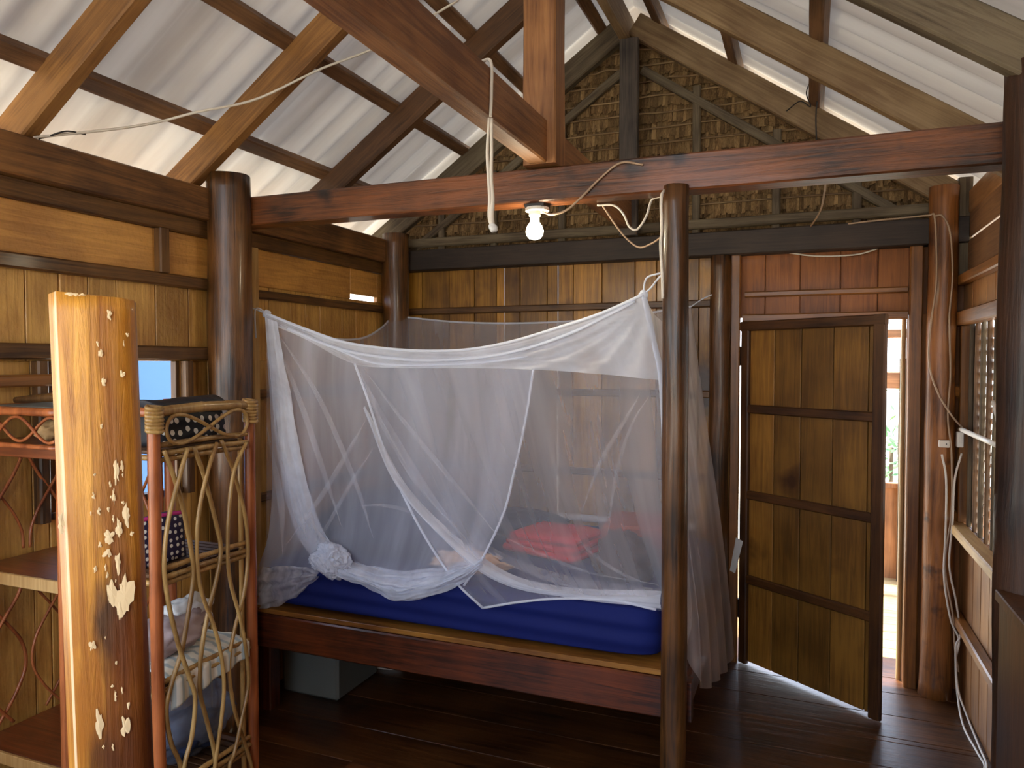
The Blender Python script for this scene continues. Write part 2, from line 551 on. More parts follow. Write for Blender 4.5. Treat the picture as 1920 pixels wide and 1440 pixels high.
# milky corrugated sheet: mostly scatters, lets a little daylight through
m, t, b = newmat('milky_corrugated_sheet')
N, L = t.nodes, t.links
N.remove(b)
co = N.new('ShaderNodeTexCoord')
mp = N.new('ShaderNodeMapping'); mp.inputs['Scale'].default_value = (.5, 9, .5)
L.new(co.outputs['Object'], mp.inputs['Vector'])
n = N.new('ShaderNodeTexNoise'); n.inputs['Scale'].default_value = 1.0; n.inputs['Detail'].default_value = 5
L.new(mp.outputs[0], n.inputs['Vector'])
cr = N.new('ShaderNodeValToRGB')
cr.color_ramp.elements[0].position = .3; cr.color_ramp.elements[0].color = S(176, 166, 156)
cr.color_ramp.elements[1].position = .7; cr.color_ramp.elements[1].color = S(214, 208, 200)
L.new(n.outputs['Fac'], cr.inputs[0])
df = N.new('ShaderNodeBsdfDiffuse'); tl = N.new('ShaderNodeBsdfTranslucent')
L.new(cr.outputs[0], df.inputs['Color']); L.new(cr.outputs[0], tl.inputs['Color'])
mx = N.new('ShaderNodeMixShader'); mx.inputs[0].default_value = 0.035
L.new(df.outputs[0], mx.inputs[1]); L.new(tl.outputs[0], mx.inputs[2])
L.new(mx.outputs[0], N['Material Output'].inputs['Surface'])
M['roof'] = m

# lit bulb
m, t, b = newmat('lit_bulb_glass')
b.inputs['Base Color'].default_value = (1, 1, 1, 1)
b.inputs['Emission Color'].default_value = (1.0, .86, .60, 1)
b.inputs['Emission Strength'].default_value = 150.0
M['bulb'] = m

# clear bag
m, t, b = newmat('clear_plastic_bag')
N, L = t.nodes, t.links
tr = N.new('ShaderNodeBsdfTransparent')
mx = N.new('ShaderNodeMixShader'); mx.inputs[0].default_value = .55
b.inputs['Base Color'].default_value = S(120, 128, 146); b.inputs['Roughness'].default_value = .2
L.new(tr.outputs[0], mx.inputs[1]); L.new(b.outputs[0], mx.inputs[2])
L.new(mx.outputs[0], N['Material Output'].inputs['Surface'])
M['bag'] = m

# pillar: honey wood, worn pale flakes handled as second slot
M['pillar'] = wood('honey_varnished_pillar', S(230, 164, 58), S(160, 98, 28), .42, 'Z', vary=.03, coat=.12, scale=1.2, bump=.8)
m = M['pillar']; t = m.node_tree; N, L = t.nodes, t.links
b = N['Principled BSDF']
src = b.inputs['Base Color'].links[0].from_socket
co = N.new('ShaderNodeTexCoord')
nz = N.new('ShaderNodeTexNoise'); nz.inputs['Scale'].default_value = 9; nz.inputs['Detail'].default_value = 6
mpn = N.new('ShaderNodeMapping'); mpn.inputs['Scale'].default_value = (1.6, 1.6, .45)
L.new(co.outputs['Object'], mpn.inputs[0]); L.new(mpn.outputs[0], nz.inputs['Vector'])
for (cx, cz, rx, rz, amt, col) in ((.012, 1.215, .026, .085, .9, S(58, 34, 18)), (.028, 1.02, .034, .26, .85, S(112, 58, 22)), (.022, 1.40, .022, .13, .7, S(132, 74, 28)),
                                   (-.01, .98, .02, .06, .8, S(84, 46, 18)), (.03, .86, .04, .16, .85, S(92, 48, 20)), (.02, 1.62, .02, .06, .4, S(140, 80, 30))):
    mp_ = N.new('ShaderNodeMapping'); mp_.vector_type = 'POINT'
    mp_.inputs['Location'].default_value = (-cx / rx, 0, -cz / rz); mp_.inputs['Scale'].default_value = (1 / rx, .01, 1 / rz)
    L.new(co.outputs['Object'], mp_.inputs[0])
    ln = N.new('ShaderNodeVectorMath'); ln.operation = 'LENGTH'; L.new(mp_.outputs[0], ln.inputs[0])
    sm = N.new('ShaderNodeMath'); sm.operation = 'MULTIPLY_ADD'; sm.inputs[1].default_value = 2.6; L.new(nz.outputs['Fac'], sm.inputs[0]); L.new(ln.outputs['Value'], sm.inputs[2])
    mr = N.new('ShaderNodeMapRange'); mr.inputs['From Min'].default_value = 2.75; mr.inputs['From Max'].default_value = 2.15; mr.inputs['To Max'].default_value = amt
    L.new(sm.outputs[0], mr.inputs['Value'])
    mx = N.new('ShaderNodeMixRGB'); mx.inputs[2].default_value = col
    L.new(mr.outputs[0], mx.inputs[0]); L.new(src, mx.inputs[1]); src = mx.outputs[0]
L.new(src, b.inputs['Base Color'])
M['flake'] = plain('bare_pale_wood', S(232, 206, 160), .7, nz=.08)
M['worn'] = plain('worn_pale_edge', S(226, 184, 142), .6, nz=.1)

# ------------------------------------------------------------------ the setting
LX, RX, BY, NY = -2.42, 0.70, 4.08, -1.6      # wall planes; ridge over X = RID
RID = -0.915
SL = 0.69
def roof_z(x, h): return 3.38 + h - SL * abs(x - RID)


def planks(name, axis, pos, spans, z0, z1, mat, th=.018, jit=.004, seed=1, horizontal=False):
    """boards side by side in one wall mesh. axis 'x': wall at X=pos, spans along Y; axis 'y': wall at Y=pos, spans along X"""
    rnd = random.Random(seed)
    bm = bmesh.new()
    for (a, b_) in spans:
        d = rnd.uniform(0, jit)
        if axis == 'x':
            add_box(bm, pos - th - d, pos - d, a + .002, b_ - .002, z0, z1, .002)
        elif axis == '-x':
            add_box(bm, pos + d, pos + th + d, a + .002, b_ - .002, z0, z1, .002)
        else:
            add_box(bm, a + (.002 if b_ - a > .05 else 0), b_ - (.002 if b_ - a > .05 else 0), pos + d, pos + th + d, z0, z1, .002)
    # added backing that stops daylight leaking through the seams, open where the spans leave a gap
    groups = []
    for (a, b_) in spans:
        if groups and abs(groups[-1][1] - a) < 1e-6: groups[-1][1] = b_
        else: groups.append([a, b_])
    for a, b_ in groups:
        if axis == 'x': add_box(bm, pos - th - .012, pos - th - jit, a, b_, z0, z1, 0)
        elif axis == '-x': add_box(bm, pos + th + jit, pos + th + .012, a, b_, z0, z1, 0)
        else: add_box(bm, a, b_, pos + th + jit, pos + th + .012, z0, z1, 0)
    return bm


def run(edges):
    return list(zip(edges, edges[1:]))


def joinbm(*bms):
    out = bmesh.new()
    for b_ in bms:
        me = bpy.data.meshes.new('tmp'); b_.to_mesh(me); b_.free()
        out.from_mesh(me); bpy.data.meshes.remove(me)
    return out

# floor boards along X
bm = bmesh.new()
y = -1.6
rnd = random.Random(4)
while y < 4.12:
    wd = rnd.choice((.19, .22, .25, .28))
    if y < 3.45 < y + wd: wd = 3.45 - y
    add_box(bm, LX - .05, RX + .05, y + .0015, y + wd - .0015, -.04 - rnd.uniform(0, .002), 0, .002)
    y += wd
struct(from_bm('floor', bm, M['floor']), 'dark glossy plank floor')

# left wall: vertical planks, boards along the top, with the window opening between y 1.75 and 2.32
ed1 = [-1.6, -1.35, -1.1, -.85, -.6, -.2]
edn = [.9, 1.1, 1.28, 1.42, 1.55, 1.68, 1.80, 1.91, 2.03, 2.21, 2.38, 2.55, 2.70, 2.88, 3.04, 3.16, 3.28, 3.48, 3.62, 3.75, 3.93, 4.10]
bms = [planks('w', 'x', LX, run([-1.6, -1.4, -1.2, -1]), 0, 1.955, M['gold'], seed=2),
       planks('w', 'x', LX, run([-1.0, -.8, -.6, -.4, -.2, .0, .2, .4, .6, .75, .9]), 0, .75, M['gold'], seed=3),
       planks('w', 'x', LX, run(edn), 1.60, 1.955, M['gold'], seed=5),
       planks('w', 'x', LX, run([-.2, .0, .2, .4, .6, .75, .9]), 1.95, 1.96, M['gold'], seed=3),
       planks('w', 'x', LX, run([.9, 1.1, 1.28, 1.42, 1.55, 1.69, 1.75]), 0, 1.60, M['gold'], seed=6),
       planks('w', 'x', LX, run([1.75, 1.9, 2.05, 2.2, 2.32]), 0, 1.05, M['gold'], seed=7),
       planks('w', 'x', LX, run([2.32, 2.38, 2.48, 2.57, 2.66, 2.80, 2.95, 3.1, 3.26, 3.4, 3.58, 3.75, 3.92, 4.10]), 0, 1.60, M['gold'], seed=8)]
wl = from_bm('wall_left', joinbm(*bms), M['gold'])
struct(wl, 'left plank wall of golden varnished boards')
bm = bmesh.new()
for a, b_, zz0, zz1 in ((-1.6, 1.2, 1.955, 2.13), (1.2, 2.5, 1.955, 2.13), (2.5, 3.56, 1.955, 2.13), (3.56, 3.84, 1.985, 2.13), (3.84, 4.1, 1.955, 2.13)):
    add_box(bm, LX - .022, LX + .004, a, b_, zz0, zz1, .003)
child(from_bm('top_board', bm, M['goldY']), wl)
# rails on the left wall
for i, (a, b_, z0, z1, d, lab) in enumerate((
        (.9, 2.49, 1.905, 1.955, .03, 'upper brown rail of the near left wall bay'),
        (.9, 2.49, 1.605, 1.66, .04, 'rail above the left window'),
        (2.68, 3.95, 1.895, 1.935, .03, 'upper rail behind the mosquito net on the left wall'),
        (2.68, 3.95, 1.425, 1.465, .03, 'middle rail behind the mosquito net on the left wall'),
        (2.68, 3.95, .93, .97, .03, 'lower rail behind the mosquito net on the left wall'),
        (.9, 1.775, 1.515, 1.555, .05, 'ledge bar meeting the left window'))):
    o = beam('trim_%d' % (i + 1), (LX + d / 2, a, (z0 + z1) / 2), (LX + d / 2, b_, (z0 + z1) / 2), d, z1 - z0, M['rail'] if i != 5 else M['jamb'], seed=i)
    struct(o, lab)
for i, (yy, z0, z1) in enumerate(((2.225, 1.955, 2.13), (1.71, 1.05, 1.60), (2.345, 1.05, 1.60))):
    o = beam('trim_%d' % (i + 7), (LX + .02, yy, z0), (LX + .02, yy, z1), .05 if i == 0 else .04, .04, M['rail'], upd=(1, 0, 0), seed=20 + i)
    struct(o)
# left window frame
bm = bmesh.new()
add_box(bm, LX - .03, LX + .012, 1.755, 2.325, 1.05, 1.075, .002)
add_box(bm, LX - .03, LX + .0, 1.755, 1.775, 1.05, 1.60, .002)
add_box(bm, LX - .03, LX + .0, 2.305, 2.325, 1.05, 1.60, .002)
struct(from_bm('window_1', bm, M['rail']), 'unglazed opening in the left wall')

# back wall: planks left of the door, above the door
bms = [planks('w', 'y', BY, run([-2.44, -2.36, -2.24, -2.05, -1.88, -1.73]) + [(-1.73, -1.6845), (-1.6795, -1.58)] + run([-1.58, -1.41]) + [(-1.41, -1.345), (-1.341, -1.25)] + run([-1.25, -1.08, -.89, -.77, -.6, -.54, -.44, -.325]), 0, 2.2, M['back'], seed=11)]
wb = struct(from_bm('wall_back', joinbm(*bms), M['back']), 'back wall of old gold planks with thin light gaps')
bm = planks('w', 'y', BY, run([-.325, -.2, -.03, .16, .33, .47]) + [(.47, .72)], 1.83, 2.2, M['red'], seed=12)
child(from_bm('planks_over_door', bm, M['red']), wb)
bm = planks('w', 'y', BY, [(.50, .72)], 0, 1.83, M['red'], seed=13)
child(from_bm('planks_beside_door', bm, M['red']), wb)
for i, (a, b_, z0, z1, d, lab) in enumerate((
        (-2.35, -.47, 1.89, 1.93, .03, 'upper rail of the back wall'),
        (-2.35, -.47, 1.40, 1.44, .03, 'middle rail of the back wall'),
        (-2.35, -.47, .945, .985, .03, 'lower rail of the back wall'),
        (-.30, .46, 1.935, 1.965, .03, 'thin batten above the door'),
        (-.31, .46, 1.805, 1.845, .05, 'door header'))):
    o = beam('trim_%d' % (i + 10), (a, BY - d / 2, (z0 + z1) / 2), (b_, BY - d / 2, (z0 + z1) / 2), d, z1 - z0, M['rail'] if i < 3 else M['jamb'], seed=30 + i)
    struct(o, lab)
# door jambs
o = beam('trim_15', (-.345, BY - .03, 0), (-.345, BY - .03, 2.16), .05, .07, M['jamb'], upd=(0, 1, 0), seed=41); struct(o, 'left door jamb')
o = beam('trim_16', (.492, BY - .02, 0), (.492, BY - .02, 2.16), .058, .10, M['jamb'], upd=(0, 1, 0), seed=42); struct(o, 'right door jamb')
o = beam('trim_17', (.452, BY + .03, 0), (.452, BY + .03, 1.81), .02, .04, M['pale'], upd=(0, 1, 0), seed=43); struct(o, 'pale door stop')

# right wall with the slatted window
bms = [planks('w', '-x', RX, run([2.0, 2.2, 2.4, 2.6, 2.8, 3.0, 3.15, 3.3, 3.45, 3.6, 3.75, 3.88, 4.02, 4.1]), 0, .83, M['rightw'], seed=21),
       planks('w', '-x', RX, run([2.0, 2.2, 2.4, 2.6, 2.8, 2.95]), .83, 1.80, M['rightw'], seed=22),
       planks('w', '-x', RX, run([3.98, 4.10]), .83, 1.80, M['rightw'], seed=24),
       planks('w', '-x', RX, run([2.0, 2.3, 2.6, 2.8, 3.0, 3.15, 3.3, 3.45, 3.6, 3.75, 3.88, 4.1]), 1.77, 1.99, M['rightw'], seed=23),
       planks('w', '-x', RX, run([-1.6, -1.2, -.8, -.4, 0, .4, .8, 1.2, 1.6, 2.0]), 0, 2.3, M['rightw'], seed=25)]
wr = struct(from_bm('wall_right', joinbm(*bms), M['rightw']), 'right plank wall with slatted window')
bm = bmesh.new()
for z0, z1, d in ((1.985, 2.165, .0), (2.177, 2.30, .004)):
    add_box(bm, RX + d, RX + .02 + d, 2.0, 4.1, z0, z1, .003)
child(from_bm('top_board', bm, M['rightx']), wr)
for i, (a, b_, z0, z1, d, mt, lab) in enumerate((
        (2.7, 4.0, 1.955, 2.0, .045, 'sill', 'upper rail on the right wall'),
        (2.7, 4.0, 1.765, 1.83, .05, 'sill', 'header over the slatted window'),
        (2.7, 4.0, .80, .845, .065, 'sill', 'worn sill of the slatted window'),
        (2.7, 4.0, .37, .415, .045, 'sill', 'lower rail on the right wall'))):
    o = beam('trim_%d' % (i + 18), (RX - d / 2, a, (z0 + z1) / 2), (RX - d / 2, b_, (z0 + z1) / 2), d, z1 - z0, M['pale'] if i in (2,) else M['jamb'], seed=50 + i)
    struct(o, lab)
o = beam('trim_22', (RX - .012, 4.02, 1.99), (RX - .012, 4.02, 2.46), .05, .06, M['grey'], upd=(1, 0, 0), seed=55); struct(o)
# slatted window: frame, uprights, louvres
bm = bmesh.new()
add_box(bm, RX - .03, RX + .03, 3.94, 3.985, .845, 1.765, .003)
add_box(bm, RX - .03, RX + .03, 2.95, 2.99, .845, 1.765, .003)
win2 = struct(from_bm('window_2', bm, M['jamb']), 'slatted window in the right wall')
for k in range(8):
    yy = 3.885 - k * .115
    child(beam('window_bar', (RX + .005, yy, .84), (RX + .005, yy, 1.77), .018, .02, M['rail'] if k % 2 else M['grey'], upd=(1, 0, 0), seed=60 + k), win2)
bm = bmesh.new()
for k in range(19):
    z = .86 + k * .048
    ca, sa = math.cos(.7), math.sin(.7)
    sec = [(-.026, -.003), (.026, -.003), (.026, .003), (-.026, .003)]
    r0 = [bm.verts.new((RX + .05 + x * ca + zz * sa, 2.99, z - x * sa + zz * ca)) for x, zz in sec]
    r1 = [bm.verts.new((RX + .05 + x * ca + zz * sa, 3.80, z - x * sa + zz * ca)) for x, zz in sec]
    for i in range(4): bm.faces.new((r0[i], r0[(i + 1) % 4], r1[(i + 1) % 4], r1[i]))
    bm.faces.new(r0[::-1]); bm.faces.new(r1)
lv = child(from_bm('louvre', bm, M['outw']), win2)
child(box('fixed_panel', RX + .03, RX + .045, 3.80, 3.94, .845, 1.765, M['rail'], bev=.002), win2)

# front (verandah side) wall: low parapet and posts, open above
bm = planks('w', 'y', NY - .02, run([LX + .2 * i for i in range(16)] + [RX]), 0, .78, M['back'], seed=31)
wf = struct(from_bm('wall_front', bm, M['back']), 'low front wall of the hut')
box('trim_23', LX, RX, NY - .04, NY + .02, 2.2, 2.33, M['dark']); struct(bpy.data.objects['trim_23'])

# thatch gable: overlapping rows of palm leaf tied on sticks
root = empty('thatch_gable', (RID, 4.12, 2.27), 'brown palm thatch filling the triangular gable above the back beam', 'thatch')
bm = bmesh.new()
rnd = random.Random(8)
z = 2.225
row = 0
while z < 3.42:
    hw = (3.47 - z) / SL
    x0, x1 = max(RID - hw, LX - .03), min(RID + hw, RX + .03)
    nb = max(2, int((x1 - x0) / .016))
    for k in range(nb):
        xa = x0 + (x1 - x0) * k / nb + rnd.uniform(-.003, .003)
        wd = (x1 - x0) / nb * 1.35
        top = min(z + .20, roof_z(xa, .09))
        bot = z - rnd.uniform(0, .022)
        if top - bot < .02: continue
        yb = 4.13 - rnd.uniform(0, .006)
        yt = 4.16
        tw = rnd.uniform(-.006, .006)
        a = [bm.verts.new(q) for q in ((xa, yb - .016 + tw, bot), (xa + wd, yb - .016 - tw, bot + rnd.uniform(-.006, .006)), (xa + wd, yt, top), (xa, yt, top))]
        c = [bm.verts.new((v.co.x, v.co.y + .004, v.co.z)) for v in a]
        bm.faces.new(a); bm.faces.new(c[::-1])
        for i in range(4):
            bm.faces.new((a[i], a[(i + 1) % 4], c[(i + 1) % 4], c[i]))
    z += .088
    row += 1
o = child(from_bm('palm_leaf', bm, M['thatch']), root); o['kind'] = 'stuff'
bm = bmesh.new()
z = 2.36
while z < 3.35:
    hw = (3.44 - z) / SL
    x0, x1 = max(RID - hw, LX), min(RID + hw, RX)
    pts = [(x0 + (x1 - x0) * k / 8, 4.108 + rnd.uniform(-.003, .003), z + rnd.uniform(-.006, .006)) for k in range(9)]
    add_tube(bm, pts, .005, seg=6, sub=3)
    z += .088
o = child(from_bm('tying_stick', bm, M['stick'], smooth=True), root); o['kind'] = 'stuff'
for i, (x, z0, z1) in enumerate(((-.56, 2.27, 3.08), (-.15, 2.27, 2.80), (.23, 2.27, 2.55), (-1.32, 2.27, 3.04), (-1.75, 2.27, 2.74), (-2.1, 2.27, 2.52))):
    child(beam('stud', (x, 4.085, z0), (x, 4.085, z1), .042, .03, M['grey'], upd=(0, 1, 0), seed=70 + i), root)
for sgn in (-1, 1):
    a = (RID + sgn * .06, 4.085, roof_z(RID + .06, -.13)); b_ = (RID + sgn * 1.42, 4.085, roof_z(RID + 1.42, -.13))
    child(beam('sloping_batten', a, b_, .035, .045, M['grey'], upd=(0, 0, 1), seed=80 + sgn), root)
child(beam('bottom_batten', (LX, 4.07, 2.335), (RX, 4.07, 2.335), .05, .05, M['grey'], seed=84), root)

# roof sheets
def roof(sign, name, label):
    y0, y1 = -1.9, 4.75
    x0, x1 = RID, (LX - .55 if sign < 0 else RX + .55)
    ny = int((y1 - y0) / .0145)
    verts, faces = [], []
    nx = 10
    for i in range(nx + 1):
        x = x0 + (x1 - x0) * i / nx
        for j in range(ny + 1):
            y = y0 + (y1 - y0) * j / ny
            verts.append((x, y, roof_z(x, .225) + .016 * math.cos(2 * PI * y / .145) * 1.0))
    for i in range(nx):
        for j in range(ny):
            a = i * (ny + 1) + j
            faces.append((a, a + 1, a + ny + 2, a + ny + 1))
    me = bpy.data.meshes.new(name); me.from_pydata(verts, [], faces)
    o = link(name, me, M['roof'], None, True)
    struct(o, label)
roof(-1, 'ceiling', 'left slope of milky corrugated roof sheets')
roof(1, 'ceiling', 'right slope of milky corrugated roof sheets')

# ------------------------------------------------------------------ timbers
# wall plates
p = beam('wall_plate', (LX + .02, -1.6, 2.265), (LX + .02, 4.2, 2.265), .09, .135, M['railY'], seed=1)
tag(p, 'long brown wall plate timber along the top of the left wall', 'beam')
p = beam('wall_plate', (LX + .0, -1.6, 2.165), (LX + .0, 4.1, 2.165), .05, .07, M['rail'], seed=2)
tag(p, 'thin darker timber tucked under the left wall plate', 'beam')
p = beam('wall_plate', (RX + .03, -1.6, 2.345), (RX + .03, 4.2, 2.345), .06, .11, M['rightw'], seed=3)
tag(p, 'wall plate timber along the top of the right wall', 'beam')
# tie beams
p = beam('tie_beam', (LX - .02, 2.62, 2.255), (RX + .02, 2.62, 2.245), .10, .125, M['dark'], seed=4)
tag(p, 'dark red-brown tie beam crossing the room in front of the lit bulb', 'beam')
p = beam('tie_beam', (LX - .1, 4.02, 2.215), (RX, 4.02, 2.215), .09, .125, M['smoke'], seed=5)
tag(p, 'blackened tie beam along the top of the back wall below the thatch', 'beam')
# centre beam
p = beam('centre_beam', (-.915, -1.6, 2.405), (-.915, 4.1, 2.395), .07, .155, M['orange'], seed=6)
tag(p, 'orange sawn beam running from the camera to the gable, resting on the tie beams', 'beam')
bm = bmesh.new()
# king posts
p = beam('king_post', (-.91, 2.60, 2.318), (-.91, 2.60, 3.36), .125, .12, M['orange'], upd=(0, 1, 0), rough=.004, seed=7)
tag(p, 'orange-brown king post standing on the middle tie beam', 'post')
p = beam('king_post', (-.90, 3.955, 2.28), (-.90, 3.955, 3.33), .100, .045, M['kpost'], upd=(0, 1, 0), rough=.003, seed=8)
tag(p, 'smoky grey king post in front of the thatch gable', 'post')
p = beam('ridge_beam', (-.935, -1.7, 3.42), (-.935, 4.4, 3.42), .045, .17, M['rafterR'], seed=9)
tag(p, 'pale ridge board at the peak of the roof', 'beam')
# rafters
raf = [(-1, .92, 'rafter', 'brown rafter on the left slope nearest the camera'),
       (-1, 1.70, 'rafter', 'brown rafter on the left slope meeting the wall plate at the left picture edge'),
       (-1, 2.42, 'rafter', 'brown rafter landing beside the top of the left log post'),
       (-1, 3.22, 'rafterD', 'dark rafter on the left slope behind the middle king post'),
       (-1, 4.03, 'grey', 'left rafter of the gable, along the edge of the thatch'),
       (1, 2.42, 'grey', 'grey rafter above the cut top of the right post'),
       (1, 3.22, 'rafterR', 'pale rafter in the middle of the right slope'),
       (1, 4.03, 'rafterR', 'right rafter of the gable under the bright roof gap')]
for i, (sgn, yy, mt, lab) in enumerate(raf):
    x0 = RID + sgn * .03
    x1 = LX - .42 if sgn < 0 else RX + .42
    a = Vector((x0, yy, roof_z(x0, .075))); b_ = Vector((x1, yy, roof_z(x1, .075)))
    p = beam('rafter', a, b_, .055, .125, M[mt], upd=(0, 0, 1), seed=90 + i)
    tag(p, lab, 'rafter', 'roof rafters')
# purlins
pur = [(-2.33, 'lowest purlin on the left roof slope, just above the wall plate'),
       (-1.915, 'second purlin up on the left roof slope'),
       (-1.495, 'third purlin up on the left roof slope, passing behind the orange beam'),
       (-1.075, 'top purlin on the left roof slope beside the ridge'),
       (-.755, 'top purlin on the right roof slope beside the ridge'),
       (-.36, 'dark purlin crossing the bright gap on the right slope nearest the ridge'),
       (.035, 'purlin on the right roof slope with a pale worn edge')]
for i, (x, lab) in enumerate(pur):
    zc = roof_z(x, .172)
    nrm = (SL * (1 if x > RID else -1), 0, 1)
    p = beam('purlin', (x, -1.8, zc), (x, 4.70, zc), .062, .05, M['purlin'], upd=nrm, seed=110 + i)
    tag(p, lab, 'purlin', 'roof purlins')

# posts
p = log('log_post', -2.328, 2.52, 0, 2.40, .092, M['log'], seed=1, wob=.008); tag(p, 'dark round log post against the left wall under the middle tie beam', 'post')
p = log('log_post', -.418, 2.565, 0, 2.20, .044, M['log'], seed=2, wob=.006, knots=((4.6, 1.55, .006),)); tag(p, 'slim dark varnished log post at the corner of the bed', 'post')
p = log('log_post', -2.33, 3.92, 0, 2.37, .080, M['log'], seed=3, wob=.008); tag(p, 'dark round log post in the back left corner', 'post')
p = log('log_post', .596, 3.985, 0, 2.42, .062, M['logred'], seed=4, wob=.007, flare=.012); tag(p, 'red-brown log post with cables beside the doorway', 'post')
p = log('log_post', -.425, 4.0, 0, 2.15, .052, M['log'], seed=5, wob=.01); tag(p, 'dark crooked log post on the back wall left of the door', 'post')
p = log('log_post', .600, 2.46, 0, 2.43, .090, M['darkpost'], seed=6, wob=.012, knots=((3.6, 1.15, .008),)); tag(p, 'dark heavy post at the right picture edge with slanted top', 'post')
for v in p.data.vertices:
    if v.co.z > 2.42: v.co.z += .10 * (v.co.x)
p = beam('post', (LX + .045, 2.71, 0), (LX + .045, 2.71, 2.12), .045, .05, M['pale'], upd=(1, 0, 0), seed=12)
tag(p, 'pale squared post beside the left log post', 'post')

# ------------------------------------------------------------------ door
hinge = Vector((-.312, 4.037, 0))
du = Vector((.813, -.582, 0)).normalized()
door = bpy.data.objects.new('door_1', None); COL.objects.link(door)
door.location = (hinge.x, hinge.y, .006); door.rotation_euler = (0, 0, math.atan2(du.y, du.x))
struct(door, 'half open plank door with horizontal battens')
bm = bmesh.new()
for a, b_ in run([.02, .2, .354, .526, .70]) + [(.70, .775)]:
    add_box(bm, a + .0022, b_ - .0022, .008 + random.uniform(0, .002), .022, .01, 1.79, .0025)
from_bm('plank_panel', bm, M['door'], door)
box('back_sheet', .02, .775, .0225, .028, .01, 1.79, M['doorD'], door, .001)  # added dark sheet, stops daylight leaking through the plank seams
def dbeam(name, p0, p1, wx, wy, upd=(0, 1, 0), s=0, mt='doorD'):
    o = beam(name, p0, p1, wx, wy, M[mt], upd=upd, seed=s, rough=.0012); o.parent = door
dbeam('stile', (.028, 0, 0), (.028, 0, 1.80), .05, .028, s=1)
dbeam('stile', (.758, 0, 0), (.758, 0, 1.80), .056, .028, s=2)
dbeam('rail', (.0, 0, 1.775), (.786, 0, 1.775), .028, .05, (0, 0, 1), 3)
dbeam('rail', (.05, .0, 1.345), (.735, .0, 1.345), .024, .045, (0, 0, 1), 4)
dbeam('rail', (.05, .0, .895), (.735, .0, .895), .024, .045, (0, 0, 1), 5)
dbeam('rail', (.05, .0, .450), (.735, .0, .450), .024, .045, (0, 0, 1), 6)
for z in (1.62, .28):
    o = box('hinge', -.02, .03, -.006, .016, z - .05, z + .05, M['wire'], door, .002)

# ------------------------------------------------------------------ foreground pillar
def make_pillar():
    bm = bmesh.new()
    w2 = .0555
    prof = [(-w2, .0), (-w2 + .010, -.022), (-w2 + .014, -.030), (-w2 + .03, -.034), (0, -.038), (w2 - .016, -.034), (w2 - .006, -.026), (w2, -.012), (w2, .05), (-w2 + .004, .05)]
    n = 60
    Hh = 1.70
    rings = []
    for i in range(n + 1):
        t = Hh * i / n
        ring = []
        for k, (a, b_) in enumerate(prof):
            q = mnoise.noise_vector(Vector((a * 9, b_ * 9, t * 2.4)))
            zz = t
            if i == n: zz += -.10 * (a + w2) + .004 * mnoise.noise(Vector((a * 60, b_ * 50, 2)))
            ring.append(bm.verts.new((a + q.x * .0022, b_ + q.y * .002, zz)))
        rings.append(ring)
    K = len(prof)
    for i in range(n):
        for k in range(K):
            f = bm.faces.new((rings[i][k], rings[i][(k + 1) % K], rings[i + 1][(k + 1) % K], rings[i + 1][k]))
            f.smooth = True
            f.material_index = 2 if k == 1 else 0
    bm.faces.new(rings[0][::-1]); bm.faces.new(rings[-1])
    # flakes: bare patches where the varnish has come away
    fl = [(235, 880, 6, 22), (222, 1000, 10, 12), (240, 985, 6, 16), (219, 1031, 8, 8), (238, 1050, 5, 22), (227, 1105, 9, 22), (250, 1115, 15, 34), (241, 1135, 6, 24),
          (190, 1198, 6, 11), (202, 1350, 7, 22), (249, 1362, 8, 24), (246, 700, 4, 6), (208, 660, 4, 8), (223, 590, 5, 9), (253, 965, 6, 20), (230, 925, 3, 16), (245, 870, 3, 10), (135, 968, 6, 16), (213, 712, 4, 8)]
    rnd = random.Random(3)
    for k in range(34):
        fl.append((rnd.gauss(228, 17), rnd.uniform(590, 1400) if k % 3 else rnd.uniform(860, 1150), rnd.uniform(1.2, 3.2), rnd.uniform(2.5, 8)))
    fl += [(150 + rnd.uniform(-8, 50), 551 + rnd.uniform(0, 4), rnd.uniform(3, 9), 2.5) for k in range(5)]
    for (px, py, rx, rz) in fl:
        lx = (px - (188 + (py - 550) * .038)) / 157 * 2 * w2
        lz = 1.70 - (py - 548) / 1376 * 1.085
        sx, sz = rx / 157 * 2 * w2, rz / 1376 * 1.085
        yb = -.0395 if abs(lx) < .03 else -.0372
        if lx > .04: yb = -.036
        if lx < -.045: yb = -.033
        c = bm.verts.new((lx, yb - .0003, lz))
        vs = []
        m_ = 22
        for k in range(m_):
            a = 2 * PI * k / m_
            rr = .95 + .8 * mnoise.noise(Vector((math.cos(a) * 1.4 + px, math.sin(a) * 1.4, py))) + rnd.uniform(-.22, .22)
            vs.append(bm.verts.new((lx + sx * rr * math.cos(a), yb + .0006, lz + sz * rr * math.sin(a))))
        for k in range(m_):
            f = bm.faces.new((c, vs[k], vs[(k + 1) % m_])); f.material_index = 1
    return from_bm('wooden_pillar', bm, [M['pillar'], M['flake'], M['worn']])
pil = make_pillar()
pil.location = (-.985 + .021, .815, 0)
pil.rotation_euler = (math.radians(.3), math.radians(-1.25), math.radians(47))
tag(pil, 'honey varnished wooden pillar with flaked pale patches, cut off at head height in the foreground', 'pillar')

